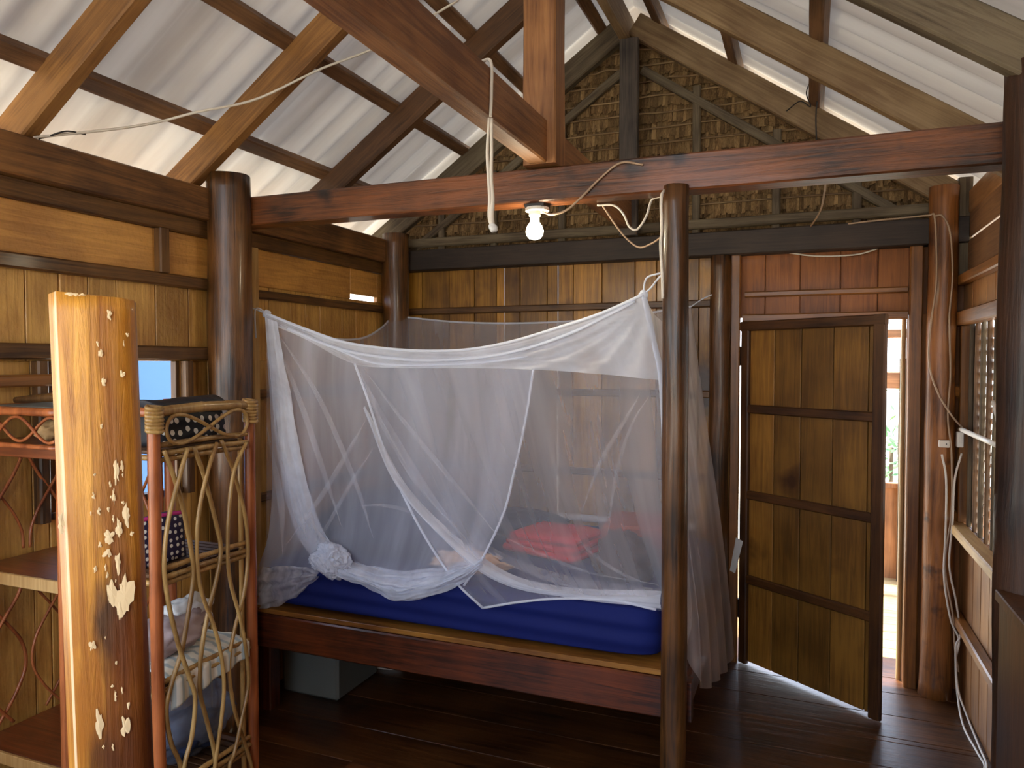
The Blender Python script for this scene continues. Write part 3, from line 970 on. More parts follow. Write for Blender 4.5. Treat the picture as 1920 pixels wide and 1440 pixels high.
# ------------------------------------------------------------------ bed
bed = empty('bed_frame', (-1.38, 3.3, 0), 'low built-in wooden bed with dark red-brown front rail', 'bed')
def bpart(o): return child(o, bed)
bpart(beam('front_rail', (-2.33, 2.63, .395), (-.36, 2.63, .395), .055, .15, M['bedrail'], seed=1))
bpart(beam('back_rail', (-2.33, 3.96, .395), (-.49, 3.96, .395), .05, .15, M['bedrail'], seed=2))
bpart(beam('side_rail', (-.40, 2.66, .395), (-.40, 3.93, .395), .05, .13, M['bedrail'], seed=3))
bm = bmesh.new()
for k in range(7):
    add_box(bm, -2.33, -.42, 2.612 + k * .19, 2.612 + k * .19 + .185, .471, .492, .002)
bpart(from_bm('deck', bm, M['bedtop']))
for x, yy in ((-.418, 3.9), (-2.29, 2.7), (-2.29, 3.9)):
    bpart(beam('leg', (x, yy, 0), (x, yy, .33), .07, .07, M['bedrail'], upd=(0, 1, 0), seed=5))

# mattress with fitted navy sheet
bm = bmesh.new()
add_box(bm, -2.28, -.475, 2.64, 3.93, .493, .705, 0)
bmesh.ops.subdivide_edges(bm, edges=bm.edges, cuts=14, use_grid_fill=True)
for v in bm.verts:
    c = Vector((-1.3775, 3.285, .6))
    q = v.co - c
    hx, hy, hz = .9025, .645, .106
    # round edges
    r = .055
    dx = max(0, abs(q.x) - (hx - r)); dy = max(0, abs(q.y) - (hy - r)); dz = max(0, abs(q.z) - (hz - r))
    dl = math.sqrt(dx * dx + dy * dy + dz * dz)
    if dl > r:
        s = r / dl
        q.x = math.copysign((hx - r) + dx * s, q.x) if dx else q.x
        q.y = math.copysign((hy - r) + dy * s, q.y) if dy else q.y
        q.z = math.copysign((hz - r) + dz * s, q.z) if dz else q.z
    if q.z > 0: q.z += .006 * mnoise.noise(Vector((q.x * 3, q.y * 5, 1)))
    if q.y < -.5: q.y += .006 * math.sin(q.z * 90 + q.x * 2) * (1 if abs(q.z) < .1 else 0)
    v.co = c + q
mat_o = from_bm('mattress', bm, M['sheet'], smooth=True)
md = mat_o.modifiers.new('s', 'SUBSURF'); md.levels = 1; md.render_levels = 1
tag(mat_o, 'thick mattress under a navy blue fitted sheet on the wooden bed', 'mattress')

def pillow(name, c, size, rz, mat, label, cat, tilt=0, seed=0, n=18, puff=1.0, group=None):
    def half(sg):
        def fn(u, v):
            x, y = u * 2 - 1, v * 2 - 1
            e = max(0, (1 - abs(x) ** 2.6) * (1 - abs(y) ** 2.6)) ** .5
            k = 1 + .05 * mnoise.noise(Vector((x * 2 + seed, y * 2, sg)))
            pin = 1 - .06 * (abs(x * y))
            return Vector((x * size[0] / 2 * pin, y * size[1] / 2 * pin, sg * e * size[2] / 2 * k * puff + .012 * mnoise.noise(Vector((x * 3 + seed, y * 3, 5)))))
        return fn
    vs, fs = [], []
    for sg in (1, -1):
        f = half(sg); o0 = len(vs)
        for j in range(n + 1):
            for i in range(n + 1): vs.append(tuple(f(i / n, j / n)))
        for j in range(n):
            for i in range(n):
                a = o0 + j * (n + 1) + i
                q = (a, a + 1, a + n + 2, a + n + 1)
                fs.append(q if sg > 0 else q[::-1])
    bm = bmesh.new()
    me = bpy.data.meshes.new(name); me.from_pydata(vs, [], fs)
    bm.from_mesh(me); bmesh.ops.remove_doubles(bm, verts=bm.verts, dist=.0005); bm.to_mesh(me); bm.free()
    o = link(name, me, mat, None, True)
    o.location = c; o.rotation_euler = (tilt, 0, rz)
    tag(o, label, cat, group)
    return o
pillow('pillow', (-1.80, 3.06, .83), (.80, .50, .27), .12, M['greyc'], 'grey-blue pillow lying on the left half of the mattress', 'pillow', tilt=.16, seed=1)
bl = empty('folded_blanket', (-1.08, 3.25, .71), 'bright red folded cloth on the mattress behind the net', 'cloth')
for k in range(3):
    bm = bmesh.new(); add_box(bm, -.20 + .012 * k, .20 - .008 * k, -.155 + .01 * k, .155, 0, .03, .010)
    bmesh.ops.subdivide_edges(bm, edges=bm.edges, cuts=3, use_grid_fill=True)
    for v in bm.verts: v.co.z += .012 * mnoise.noise(v.co * 6 + Vector((k, 0, 0)))
    o = from_bm('fold', bm, M['redc'], None, True); o.location = (0, 0, .004 + .031 * k); o.rotation_euler = (0, 0, -.28 + .03 * k); o.parent = bl
pillow('pillow', (-1.38, 3.52, .765), (.5, .36, .12), -.1, M['greyc'], 'flat grey pillow at the back of the mattress behind the red cloth', 'pillow', seed=6)

def lump(name, c, r, mat, label=None, cat=None, seed=0, amp=.25, sub=4, freq=2.2, parent=None, flatten=None):
    bm = bmesh.new()
    bmesh.ops.create_icosphere(bm, subdivisions=sub, radius=1)
    for v in bm.verts:
        n_ = v.co.normalized()
        k = 1 + amp * (mnoise.noise(n_ * freq + Vector((seed, 0, 0))) + .5 * mnoise.noise(n_ * freq * 2.3 + Vector((seed, 4, 0))) + .25 * mnoise.noise(n_ * freq * 5 + Vector((seed, 4, 7))))
        p_ = Vector((n_.x * r[0], n_.y * r[1], n_.z * r[2])) * k
        if flatten is not None: p_.z = max(p_.z, flatten)
        v.co = p_
    o = from_bm(name, bm, mat, None, True)
    o.location = c
    if label: tag(o, label, cat)
    if parent: child(o, parent)
    return o
lump('cloth_bag', (-.69, 2.97, .775), (.125, .10, .11), M['brownb'], 'dark brown crumpled bag on the mattress near the bed post', 'bag', 3, .35, flatten=-.075)
bm = bmesh.new(); add_box(bm, -.19, .16, -.20, .13, 0, .17, .012)
o = from_bm('suitcase', bm, M['rust']); o.location = (-.66, 3.36, .706); o.rotation_euler = (0, 0, .1)
tag(o, 'rust brown case standing on the mattress behind the dark bag', 'case')
bm = bmesh.new(); add_box(bm, -.16, .16, -.02, .02, .085, .1, .003); o2 = from_bm('lid_seam', bm, M['brownb'], o); o2.location = (0, -.183, -.02)
lump('crumpled_cloth', (-1.33, 2.84, .735), (.16, .07, .05), M['peach'], 'peach coloured crumpled cloth at the front of the mattress', 'cloth', 9, .4, flatten=-.03)

# ------------------------------------------------------------------ mosquito net
net = empty('mosquito_net', (-1.4, 3.3, .72), 'white gauze mosquito net tied over the bed by its corners, its front slit hanging open', 'mosquito net')
FL = at(500, 588, 2.68); FR = at(1206, 552, 2.68); BL = at(735, 592, 3.92); BR = Vector((-.56, 3.92, 1.884))
YF = 2.675
hu = [(500, 588), (560, 612), (640, 640), (720, 653), (800, 658), (880, 655), (960, 640), (1050, 613), (1130, 586), (1206, 552)]
hl = [(503, 606), (570, 634), (665, 682), (760, 690), (870, 690), (1000, 693), (1120, 701), (1240, 713)]
HU = poly([at(x, y, YF) for x, y in hu])
HL = poly([at(x, y, YF - .012) for x, y in hl])
BT = poly([BL, BL.lerp(BR, .25) + Vector((0, 0, -.05)), BL.lerp(BR, .5) + Vector((0, 0, -.065)), BL.lerp(BR, .75) + Vector((0, 0, -.05)), BR])
LT = poly([FL, FL.lerp(BL, .3) + Vector((.04, 0, -.11)), FL.lerp(BL, .6) + Vector((.06, 0, -.13)), FL.lerp(BL, .85) + Vector((.03, 0, -.07)), BL])
RT = poly([FR, FR.lerp(BR, .3) + Vector((-.02, 0, -.07)), FR.lerp(BR, .6) + Vector((-.02, 0, -.09)), BR])
cf = coons(HU, BT, LT, RT)
def canopy(u, v):
    q = cf(u, v)
    e = u * (1 - u) * v * (1 - v) * 16
    return q + Vector((0, 0, -.05 * e + .008 * e * mnoise.noise(Vector((u * 9, v * 6, 0)))))
surf('canopy', canopy, 60, 40, M['netfar'], net)

# header band along the front
def header(u, v):
    a, b_ = HU(u), HL(u)
    q = a.lerp(b_, v)
    d = mnoise.noise(Vector((u * 5 + 1.0, v * 9 - u * 3, 3))) * .012 * math.sin(PI * v)
    # pleats converging on the right tie
    if u > .55:
        ang = math.atan2(v * .3, (1.02 - u) + 1e-4)
        d += .010 * math.sin(ang * 22) * min(1, (u - .55) * 4) * min(1, (1.0 - u) * 30 + v)
    return q + Vector((0, d - .006, 0))
surf('header_band', header, 110, 24, M['net2'], net)
# rolled folds lying along the band
for k, (pts, r) in enumerate(((hu, .007), ([(540, 616), (640, 655), (760, 674), (880, 672), (980, 655), (1080, 620), (1190, 565)], .008),
                              ([(600, 640), (700, 680), (800, 684), (900, 680), (990, 668)], .006))):
    bm = bmesh.new(); add_tube(bm, [at(x, y, YF - .014) for x, y in pts], r, seg=8, sub=8, flat=.6)
    child(from_bm('rolled_fold', bm, M['hem'], smooth=True), net)

def pan(T, B, L_, R_, amp, fq, seed, yb0=0.0, fan=0.0):
    f = coons(poly(T), poly(B), poly(L_), poly(R_))
    def fn(u, v):
        q = f(u, v)
        env = min(1, v * 3) * (0.35 + .65 * v)
        d = amp * env * (math.sin(u * fq + seed + fan * v) * .6 + mnoise.noise(Vector((u * fq * .35, v * 1.2, seed))) * .9)
        return q + Vector((0, d, 0))
    return fn
Z = lambda pts, y0=YF, y1=YF: [at(x, y, y0 + (y1 - y0) * i / max(1, len(pts) - 1)) for i, (x, y) in enumerate(pts)]
# left curtain (its right edge is a free hem)
LT_ = Z([(503, 606), (570, 634), (665, 682), (760, 690), (870, 690), (1000, 693)], YF, YF)
LB_ = Z([(487, 1062), (560, 1066), (640, 1072), (720, 1092), (800, 1085), (905, 1046)], 2.63, 2.63)
LL_ = Z([(503, 606), (500, 660), (506, 760), (511, 900), (505, 1000), (487, 1062)], YF, 2.63)
LR_ = Z([(1000, 693), (985, 790), (965, 880), (945, 960), (905, 1046)], YF, 2.63)
LC = surf('left_curtain', pan(LT_, LB_, LL_, LR_, .011, 34, 1.3, fan=2.5), 120, 60, M['netL'], net)
RT_ = Z([(665, 682), (760, 690), (870, 690), (1000, 693), (1120, 701), (1245, 713)], YF - .02, YF)
RB_ = Z([(905, 1140), (980, 1128), (1060, 1122), (1150, 1126), (1230, 1143), (1295, 1160)], 2.60, 2.62)
RL_ = Z([(665, 682), (690, 750), (728, 865), (785, 985), (848, 1083), (905, 1140)], YF - .02, 2.60)
RR_ = Z([(1245, 713), (1250, 850), (1262, 1000), (1295, 1160)], YF, 2.62)
RC = surf('right_curtain', pan(RT_, RB_, RL_, RR_, .010, 26, 4.1, fan=-2), 120, 60, M['net'], net)
# hems
for par, pts, y0, y1 in ((RC, [(665, 682), (690, 750), (728, 865), (785, 985), (848, 1083), (905, 1140)], YF - .022, 2.598),
                    (LC, [(1000, 693), (985, 790), (965, 880), (945, 960), (905, 1046), (870, 1098)], YF - .004, 2.61),
                    (RC, [(905, 1140), (980, 1128), (1060, 1122), (1150, 1126), (1230, 1143)], 2.598, 2.60)):
    bm = bmesh.new(); add_tube(bm, Z(pts, y0, y1), .0052, seg=6, sub=8)
    sub(from_bm('hem', bm, M['hem'], smooth=True), par)

def ribbon(name, up, lo, y0, y1, mat, seed, amp=.02, fq=5, nu=60, nv=10, puff=.03):
    if callable(y0): A, B = poly([at(x, y, y0(y)) for x, y in up]), poly([at(x, y, y0(y) - .003) for x, y in lo])
    else: A, B = poly(Z(up, y0, y0)), poly(Z(lo, y1, y1))
    def fn(u, v):
        q = A(u).lerp(B(u), v)
        d = -puff * math.sin(PI * v) + amp * mnoise.noise(Vector((u * 3, v * fq, seed))) + .5 * amp * mnoise.noise(Vector((u * 9, v * fq * 2.5, seed)))
        return q + Vector((0, d, .3 * amp * mnoise.noise(Vector((u * 8, v * 8, seed + 3)))))
    return surf(name, fn, nu, nv, mat, net)
# thick gathered fold hanging from the left tie
ribbon('gathered_fold', [(497, 592), (506, 700), (517, 830), (535, 930), (562, 1010), (590, 1050)], [(520, 604), (545, 740), (566, 860), (588, 950), (618, 1015), (652, 1052)], 2.665, 2.64, M['net2'], 2, .012, 12, 80, 16, .02)
# folds swept to the right from the slit
ribbon('gathered_fold', [(690, 770), (755, 900), (850, 1000), (950, 1072), (1060, 1100), (1240, 1108)], [(685, 760), (740, 905), (835, 1015), (930, 1090), (1060, 1120), (1240, 1142)], 2.64, 2.60, M['net2'], 5, .010, 9, 80, 12, .02)
ribbon('gathered_fold', [(880, 1000), (960, 1045), (1040, 1072), (1120, 1090), (1240, 1104)], [(890, 1020), (960, 1062), (1040, 1094), (1120, 1112), (1240, 1122)], 2.70, 2.63, M['net'], 8, .012, 9, 60, 10, .02)
# creases fanning through the gauze
for k, (pts, wd) in enumerate((([(508, 612), (560, 760), (600, 880), (640, 985)], 7), ([(512, 612), (590, 740), (660, 900), (700, 1010)], 6), ([(690, 780), (640, 860), (585, 950), (530, 1030)], 9),
                               ([(700, 840), (655, 905), (610, 985), (590, 1020)], 7), ([(675, 700), (720, 800), (800, 930), (880, 1020)], 9), ([(672, 690), (705, 780), (775, 905), (850, 985)], 5), ([(680, 690), (760, 800), (850, 910), (930, 1000)], 6),
                               ([(1205, 730), (1160, 800), (1120, 870), (1090, 960)], 8), ([(1225, 730), (1180, 800), (1150, 900), (1140, 1000)], 5), ([(930, 1000), (1010, 1040), (1100, 1075), (1230, 1095)], 6), ([(1080, 1010), (1120, 1050), (1180, 1085), (1240, 1098)], 5),
                               ([(620, 965), (680, 950), (740, 955), (800, 975)], 10), ([(500, 800), (520, 940), (530, 1040)], 9))):
    ribbon('crease', pts, [(x + wd * 1.3 * (0 if i in (0, len(pts) - 1) else 1) + .5, y - wd * .45 * (0 if i in (0, len(pts) - 1) else 1)) for i, (x, y) in enumerate(pts)], lambda y: 2.655 - .05 * max(0, y - 640) / 440, None, M['crease'], 30 + k, .002, 3, 40, 3, .004)
# cloth heaped on the edge of the mattress
ribbon('bottom_drape', [(636, 1040), (690, 1058), (750, 1070), (810, 1066), (870, 1054), (912, 1042)], [(640, 1082), (690, 1102), (745, 1128), (800, 1118), (860, 1100), (905, 1062)], 2.64, 2.595, M['net2'], 11, .034, 9, 110, 24, .035)
ribbon('bottom_drape', [(640, 1060), (700, 1076), (760, 1085), (830, 1080), (890, 1058)], [(645, 1076), (700, 1096), (750, 1110), (820, 1100), (885, 1070)], 2.625, 2.59, M['net2'], 12, .03, 8, 90, 16, .03)
ribbon('bottom_drape', [(486, 1064), (520, 1062), (560, 1062), (600, 1070)], [(486, 1141), (515, 1138), (560, 1115), (598, 1082)], 2.62, 2.60, M['netR'], 14, .03, 10, 60, 20, .02)
def heap():
    bm = bmesh.new()
    bmesh.ops.create_icosphere(bm, subdivisions=6, radius=1)
    for v in bm.verts:
        n_ = v.co.normalized()
        w_ = mnoise.noise_vector(n_ * 1.6) * .9
        rid = 1 - abs(mnoise.noise((n_ + w_) * 2.3)) * 2
        rid2 = 1 - abs(mnoise.noise((n_ + w_) * 7 + Vector((5, 0, 0)))) * 2
        k = .74 + .40 * mnoise.noise(n_ * 1.3 + Vector((2, 0, 0))) + .26 * rid + .08 * rid2
        v.co = Vector((n_.x * .092, n_.y * .042, n_.z * .080)) * k
    o = from_bm('bundled_heap', bm, M['hem'], None, True)
    o.location = at(620, 1048, 2.605)
    child(o, net)
heap()
# side and back panels
BB = poly([Vector((-2.32, 3.90, .73)), Vector((-1.6, 3.92, .72)), Vector((-.9, 3.93, .72)), Vector((-.5, 3.9, .72))])
def back(u, v):
    q = BT(u).lerp(BB(u), v)
    return q + Vector((0, .012 * v * math.sin(u * 40) + .02 * v * mnoise.noise(Vector((u * 8, v, 2))), 0))
surf('back_panel', back, 70, 30, M['netfar'], net)
bm = bmesh.new(); add_tube(bm, [(-2.3, 3.9, .735), (-1.8, 3.87, .735), (-1.3, 3.88, .735), (-.9, 3.86, .74), (-.52, 3.88, .735)], .022, seg=8, sub=8, flat=.7)
child(from_bm('gathered_hem', bm, M['net2'], smooth=True), net)
def left(u, v):
    a = LT(u); b_ = Vector((-2.30, 2.70 + 1.2 * u, .70))
    q = a.lerp(b_, v)
    return q + Vector((.012 * v * math.sin(u * 30), 0, 0))
surf('left_panel', left, 50, 24, M['netfar'], net)
RBp = poly([atx(1293, 1165, -.372), atx(1296, 1235, -.36), atx(1316, 1290, -.345), atx(1345, 1275, -.335), atx(1368, 1242, -.33), Vector((-.345, 3.93, .16))])
def right(u, v):
    a = RT(u); b_ = RBp(u)
    q = a.lerp(b_, v)
    bulge = .035 * math.sin(PI * min(1, v * 1.0)) * v
    return q + Vector((bulge + .012 * v * math.sin(u * 34 + 2 * v) + .01 * v * mnoise.noise(Vector((u * 6, v * 3, 7))), 0, 0))
surf('right_panel', right, 60, 50, M['netR'], net)
bm = bmesh.new(); add_tube(bm, [at(1208, 556, 2.672), at(1226, 640, 2.672), at(1240, 715, 2.672), at(1250, 900, 2.66), at(1262, 1080, 2.64)], .012, seg=8, sub=8, flat=.5)
child(from_bm('corner_seam', bm, M['net2'], smooth=True), net)
for crv in (BT, LT):
    bm = bmesh.new(); add_tube(bm, [crv(i / 24) for i in range(25)], .006, seg=6, sub=2)
    child(from_bm('edge_seam', bm, M['net2'], smooth=True), net)
# ties
def knot(c, r, s):
    bm = bmesh.new(); bmesh.ops.create_icosphere(bm, subdivisions=3, radius=r)
    for v in bm.verts: v.co *= 1 + .35 * mnoise.noise(v.co * 60 + Vector((s, 0, 0)))
    o = from_bm('tie_knot', bm, M['hem'], None, True); o.location = c; child(o, net)
knot(FL, .018, 1); knot(FR, .018, 2); knot(BL, .014, 3)
for pts in ([FL, at(485, 578, 2.66), at(478, 586, 2.655), at(480, 634, 2.655)], [FL, (-2.34, 2.63, 1.85), (-2.30, 2.57, 1.86)],
            [FR, at(1220, 540, 2.66), at(1236, 520, 2.61), at(1250, 508, 2.60)], [FR, at(1212, 522, 2.66), at(1238, 512, 2.61)],
            [BL, (-2.36, 3.96, 1.92)], [BR, (-.50, 3.97, 1.93), (-.45, 3.97, 1.95)]):
    bm = bmesh.new(); add_tube(bm, pts, .0035, seg=6, sub=6); child(from_bm('tie_cord', bm, M['hem'], smooth=True), net)

# things seen past the bed post
lump('plastic_bag', tuple(at(1322, 1062, 3.72)), (.045, .10, .13), M['bluebag'], 'blue plastic bag bulging out between the foot of the mattress and the net', 'bag', 21, .22)
bm = bmesh.new()
add_box(bm, -.001, .001, -.05, .05, -.09, .09, 0)
o = from_bm('paper', bm, M['paper']); o.location = (-.35, 4.02, .58); o.rotation_euler = (.2, .1, .9)
tag(o, 'white sheet of paper tucked beside the door jamb', 'paper')

# ------------------------------------------------------------------ bulb and cables
bulb = empty('light_bulb', (-.955, 2.62, 2.19), 'lit round bulb in a white holder under the middle tie beam', 'lamp')
bm = bmesh.new()
bmesh.ops.create_cone(bm, cap_ends=True, segments=20, radius1=.045, radius2=.045, depth=.012)
o = from_bm('ceiling_plate', bm, M['plastic']); o.location = (-.945, 2.62, 2.170); child(o, bulb)
box_o = box('mounting_block', -.985, -.905, 2.585, 2.655, 2.174, 2.194, M['bulbhold'], bev=.003); child(box_o, bulb)
bm = bmesh.new()
def lathe(bm, prof, seg=18):
    rings = [[bm.verts.new((r * math.cos(2 * PI * k / seg), r * math.sin(2 * PI * k / seg), z)) for k in range(seg)] for r, z in prof]
    for a, b_ in zip(rings, rings[1:]):
        for k in range(seg): bm.faces.new((a[k], a[(k + 1) % seg], b_[(k + 1) % seg], b_[k]))
    bm.faces.new(rings[0][::-1]); bm.faces.new(rings[-1])
lathe(bm, [(.022, 2.164), (.022, 2.146), (.017, 2.142), (.017, 2.128)])
o = from_bm('holder', bm, M['plastic'], None, True); o.location = (-.955, 2.62, 0); child(o, bulb); holder = o
bm = bmesh.new()
lathe(bm, [(.014, 2.130), (.018, 2.122), (.028, 2.108), (.033, 2.092), (.031, 2.076), (.022, 2.064), (.008, 2.059)], 24)
o = from_bm('glass', bm, M['bulb'], None, True); o.parent = holder

def cable(pts, r, mt, label, cat='cable'):
    o = tube('cable', pts, r, M[mt], seg=6, sub=8)
    tag(o, label, cat)
    return o
cable([at(1206, 309, 2.565), at(1165, 305, 2.56), at(1130, 330, 2.56), at(1090, 370, 2.56), at(1062, 394, 2.575), at(1035, 402, 2.59), (-.92, 2.61, 2.158)], .0042, 'cablet', 'dusty white cable curving over the middle tie beam down to the bulb holder')
cable([at(1120, 385, 2.68), at(1150, 385, 2.68), at(1168, 400, 2.68), at(1180, 425, 2.68), at(1195, 430, 2.68), at(1212, 405, 2.68), at(1222, 375, 2.68), at(1240, 368, 2.65)], .0042, 'cable', 'white cable looping beneath the tie beam right of the bulb')
cable([at(1130, 386, 2.69), at(1160, 430, 2.72), at(1180, 452, 2.74), at(1200, 464, 2.74), at(1225, 455, 2.72), at(1245, 440, 2.66)], .0036, 'cablet', 'thin cable drooping lowest behind the bed post top')
cable([at(1246, 356, 2.55), at(1240, 372, 2.51), at(1241, 430, 2.51), at(1239, 460, 2.51), at(1242, 520, 2.51), at(1243, 560, 2.515)], .0055, 'cable', 'white cable running down the left side of the bed post')
u_ = lambda px, py, h=-.015: None
def atu(px, py, h):
    r = fwd + rgt * ((px - 960) / F) + upv * ((720 - py) / F)
    nrm = Vector((-SL, 0, 1)); p0 = Vector((RID, 0, 3.38 + h))
    return CAM + r * (nrm.dot(p0 - CAM) / nrm.dot(r))
cable([atu(62, 258, -.01), atu(120, 252, -.01), atu(230, 240, .0), atu(300, 228, .02), atu(370, 210, -.01), atu(480, 186, -.012), atu(600, 130, -.012), atu(720, 82, -.012), atu(860, 0, -.012)], .005, 'cable', 'white cable strung diagonally under the left roof slope')
cable([(-2.40, 1.72, 2.345), atu(90, 256, -.012), atu(125, 246, -.012), atu(160, 252, 0)], .003, 'wire', 'short black wire tail at the lower end of the roof cable')
cable([at(1548, 338, 2.7), at(1546, 360, 3.0), at(1538, 395, 3.4), at(1520, 425, 3.95)], .004, 'cablet', 'thin cable hanging from the tie beam to the right half of the back beam')
cable([at(1440, 468, 4.045), at(1480, 474, 4.045), at(1530, 480, 4.045), at(1600, 478, 4.045), at(1640, 468, 4.045), at(1672, 454, 4.045)], .004, 'cable', 'white cable sagging across the reddish planks above the door')
cable([at(1590, 420, 3.965), at(1630, 415, 3.965), at(1690, 409, 3.965), at(1740, 404, 3.93), at(1752, 406, 3.91), at(1756, 470, 3.91), at(1755, 540, 3.91), at(1745, 610, 3.91), at(1742, 680, 3.915), at(1758, 735, 3.905), at(1785, 780, 3.90), at(1808, 806, 3.92)], .0042, 'cablet', 'cable along the back beam and down the front of the red-brown log post')
cable([at(1752, 405, 3.905), at(1768, 406, 3.90), at(1782, 440, 3.90), at(1786, 520, 3.91), at(1780, 600, 3.915), at(1782, 700, 3.915), at(1777, 780, 3.915), at(1784, 850, 3.905), at(1784, 960, 3.90), at(1772, 1060, 3.905), at(1786, 1150, 3.90), at(1790, 1210, 3.90), at(1797, 1260, 3.88)], .0042, 'cablet', 'cable hanging down the right side of the red-brown log post past the switches')
cable([at(1766, 852, 3.90), at(1774, 900, 3.895), at(1773, 1000, 3.895), at(1770, 1080, 3.895), at(1782, 1160, 3.89), at(1798, 1200, 3.88), at(1792, 1240, 3.88), at(1795, 1300, 3.86), atz(1806, 1360, .006), atz(1832, 1410, .006), atz(1846, 1440, .006), (.60, 3.2, .006)], .0045, 'cable', 'pale cable dropping from the socket to the floor along the right wall')
cable([at(1803, 850, 3.88), at(1790, 900, 3.88), at(1786, 980, 3.88), at(1780, 1060, 3.885), at(1793, 1130, 3.88), at(1800, 1190, 3.88), at(1792, 1215, 3.87), at(1796, 1290, 3.85), atz(1816, 1350, .008), atz(1836, 1400, .008), atz(1850, 1440, .008), (.61, 3.2, .008)], .0045, 'cable', 'second pale cable crossing down to the floor below the white switch')
cable([at(1520, 150, 3.9), at(1512, 175, 3.9), at(1520, 200, 3.9), at(1500, 190, 3.9), at(1475, 208, 3.95)], .003, 'wire', 'black wire curl on the bright roof gap right of the gable')
cable([at(1532, 140, 3.92), at(1545, 155, 3.9), at(1535, 175, 3.9), at(1530, 215, 3.92), at(1531, 270, 3.95)], .004, 'wire', 'dark wire dangling from the bright roof gap to the tie beam')
cable([atx(1879, 750, .60), atx(1884, 800, .60), atx(1890, 900, .60), atx(1891, 1000, .60), atx(1880, 1100, .60)][:0] or [at(1862, 752, 3.0), at(1872, 800, 2.95), at(1878, 880, 2.92), at(1880, 960, 2.92), at(1878, 1060, 2.92)], .006, 'cable', 'white cable hanging in front of the slatted window')
# curtain rod in the slatted window
o = tube('window_rod', [(RX - .03, 3.93, 1.285), (RX - .03, 3.0, 1.285)], .011, M['plastic'], seg=8, sub=1)
tag(o, 'white rod across the slatted window', 'rod')

# hanging strap on the centre beam
strap = empty('hanging_strap', (-.89, 2.02, 2.3), 'white cloth strap knotted round the orange beam, hanging in front of the tie beam', 'strap')
bx = -.875
bm = bmesh.new()
add_tube(bm, [(-.876, 2.02, 2.325), (-.873, 2.02, 2.40), (-.876, 2.022, 2.487), (-.915, 2.022, 2.490), (-.955, 2.02, 2.485), (-.957, 2.02, 2.40)], .005, seg=6, sub=6)
child(from_bm('loop', bm, M['cable'], smooth=True), strap)
for k, (dx, dy) in enumerate(((0, 0), (.006, .004))):
    bm = bmesh.new()
    pts = [(-.878 + dx, 2.015 + dy, 2.32), (-.882 + dx * 2, 2.01 + dy, 2.22), (-.878 + dx, 2.012 + dy, 2.14), (-.872 + dx, 2.008 + dy, 2.08), (-.874 + dx, 2.01, 2.03), (-.866, 2.01, 2.0)]
    add_tube(bm, pts, lambda t: .0045 + .004 * t, seg=7, sub=6, flat=.6)
    child(from_bm('strand', bm, M['cable'], smooth=True), strap)
bm = bmesh.new(); bmesh.ops.create_icosphere(bm, subdivisions=3, radius=.014)
for v in bm.verts: v.co *= 1 + .4 * mnoise.noise(v.co * 70)
o = from_bm('end_knot', bm, M['whitec'], None, True); o.location = (-.864, 2.01, 1.995); child(o, strap)

# socket and switch
so = empty('socket_box', tuple(at(1770, 832, 3.915)), 'small beige socket box on the red-brown log post', 'socket')
c = at(1770, 832, 3.915)
child(box('body', c.x - .022, c.x + .022, c.y - .012, c.y + .01, c.z - .017, c.z + .017, M['cable'], bev=.003), so)
child(box('socket_hole', c.x + .005, c.x + .010, c.y - .0135, c.y - .011, c.z - .003, c.z + .003, M['wire'], bev=0), so)
c = at(1800, 824, 3.93)
sw = empty('light_switch', tuple(c), 'white wall switch beside the slatted window frame', 'switch')
child(box('body', c.x - .014, c.x + .014, c.y - .012, c.y + .02, c.z - .036, c.z + .036, M['plastic'], bev=.003), sw)
child(box('rocker', c.x - .006, c.x + .006, c.y - .015, c.y - .011, c.z - .014, c.z + .014, M['plastic'], bev=.001), sw)
# short pegs between log and window frame
for k, z in enumerate((1.46, .87)):
    o = beam('trim_%d' % (24 + k), (.655, 4.0, z), (.70, 3.96, z - .01), .03, .05, M['jamb'], seed=130 + k); struct(o)

# counter at the right edge, in front of the heavy post
ct = empty('wooden_counter', (.62, 2.1, 0), 'dark wooden counter end at the right picture edge', 'counter')
child(box('worktop', .505, RX - .005, 1.2, 2.42, .925, .955, M['doorD'], bev=.003), ct)
child(box('body', .512, RX - .005, 1.25, 2.40, .0, .925, M['doorD'], bev=.003), ct)

# ------------------------------------------------------------------ rattan shelves
def weave_x(bm, P, a0, a1, z0, z1, n, r, wig, seed):
    """crossing bent canes in a vertical panel; P maps (a,z,offset) to 3D"""
    rnd = random.Random(seed)
    for k in range(n):
        c = a0 + (a1 - a0) * (k + .5) / n
        hw = (a1 - a0) / n * .52
        for s in (-1, 1):
            pts = []
            for i in range(7):
                t = i / 6
                x = c + s * hw * math.cos(t * PI * 2.0 * wig) * (1 + rnd.uniform(-.06, .06))
                pts.append(P(max(a0 + .004, min(a1 - .004, x)), z1 + (z0 - z1) * t, s * .006))
            add_tube(bm, pts, r * rnd.uniform(.85, 1.15), seg=6, sub=5, nodes=.18)

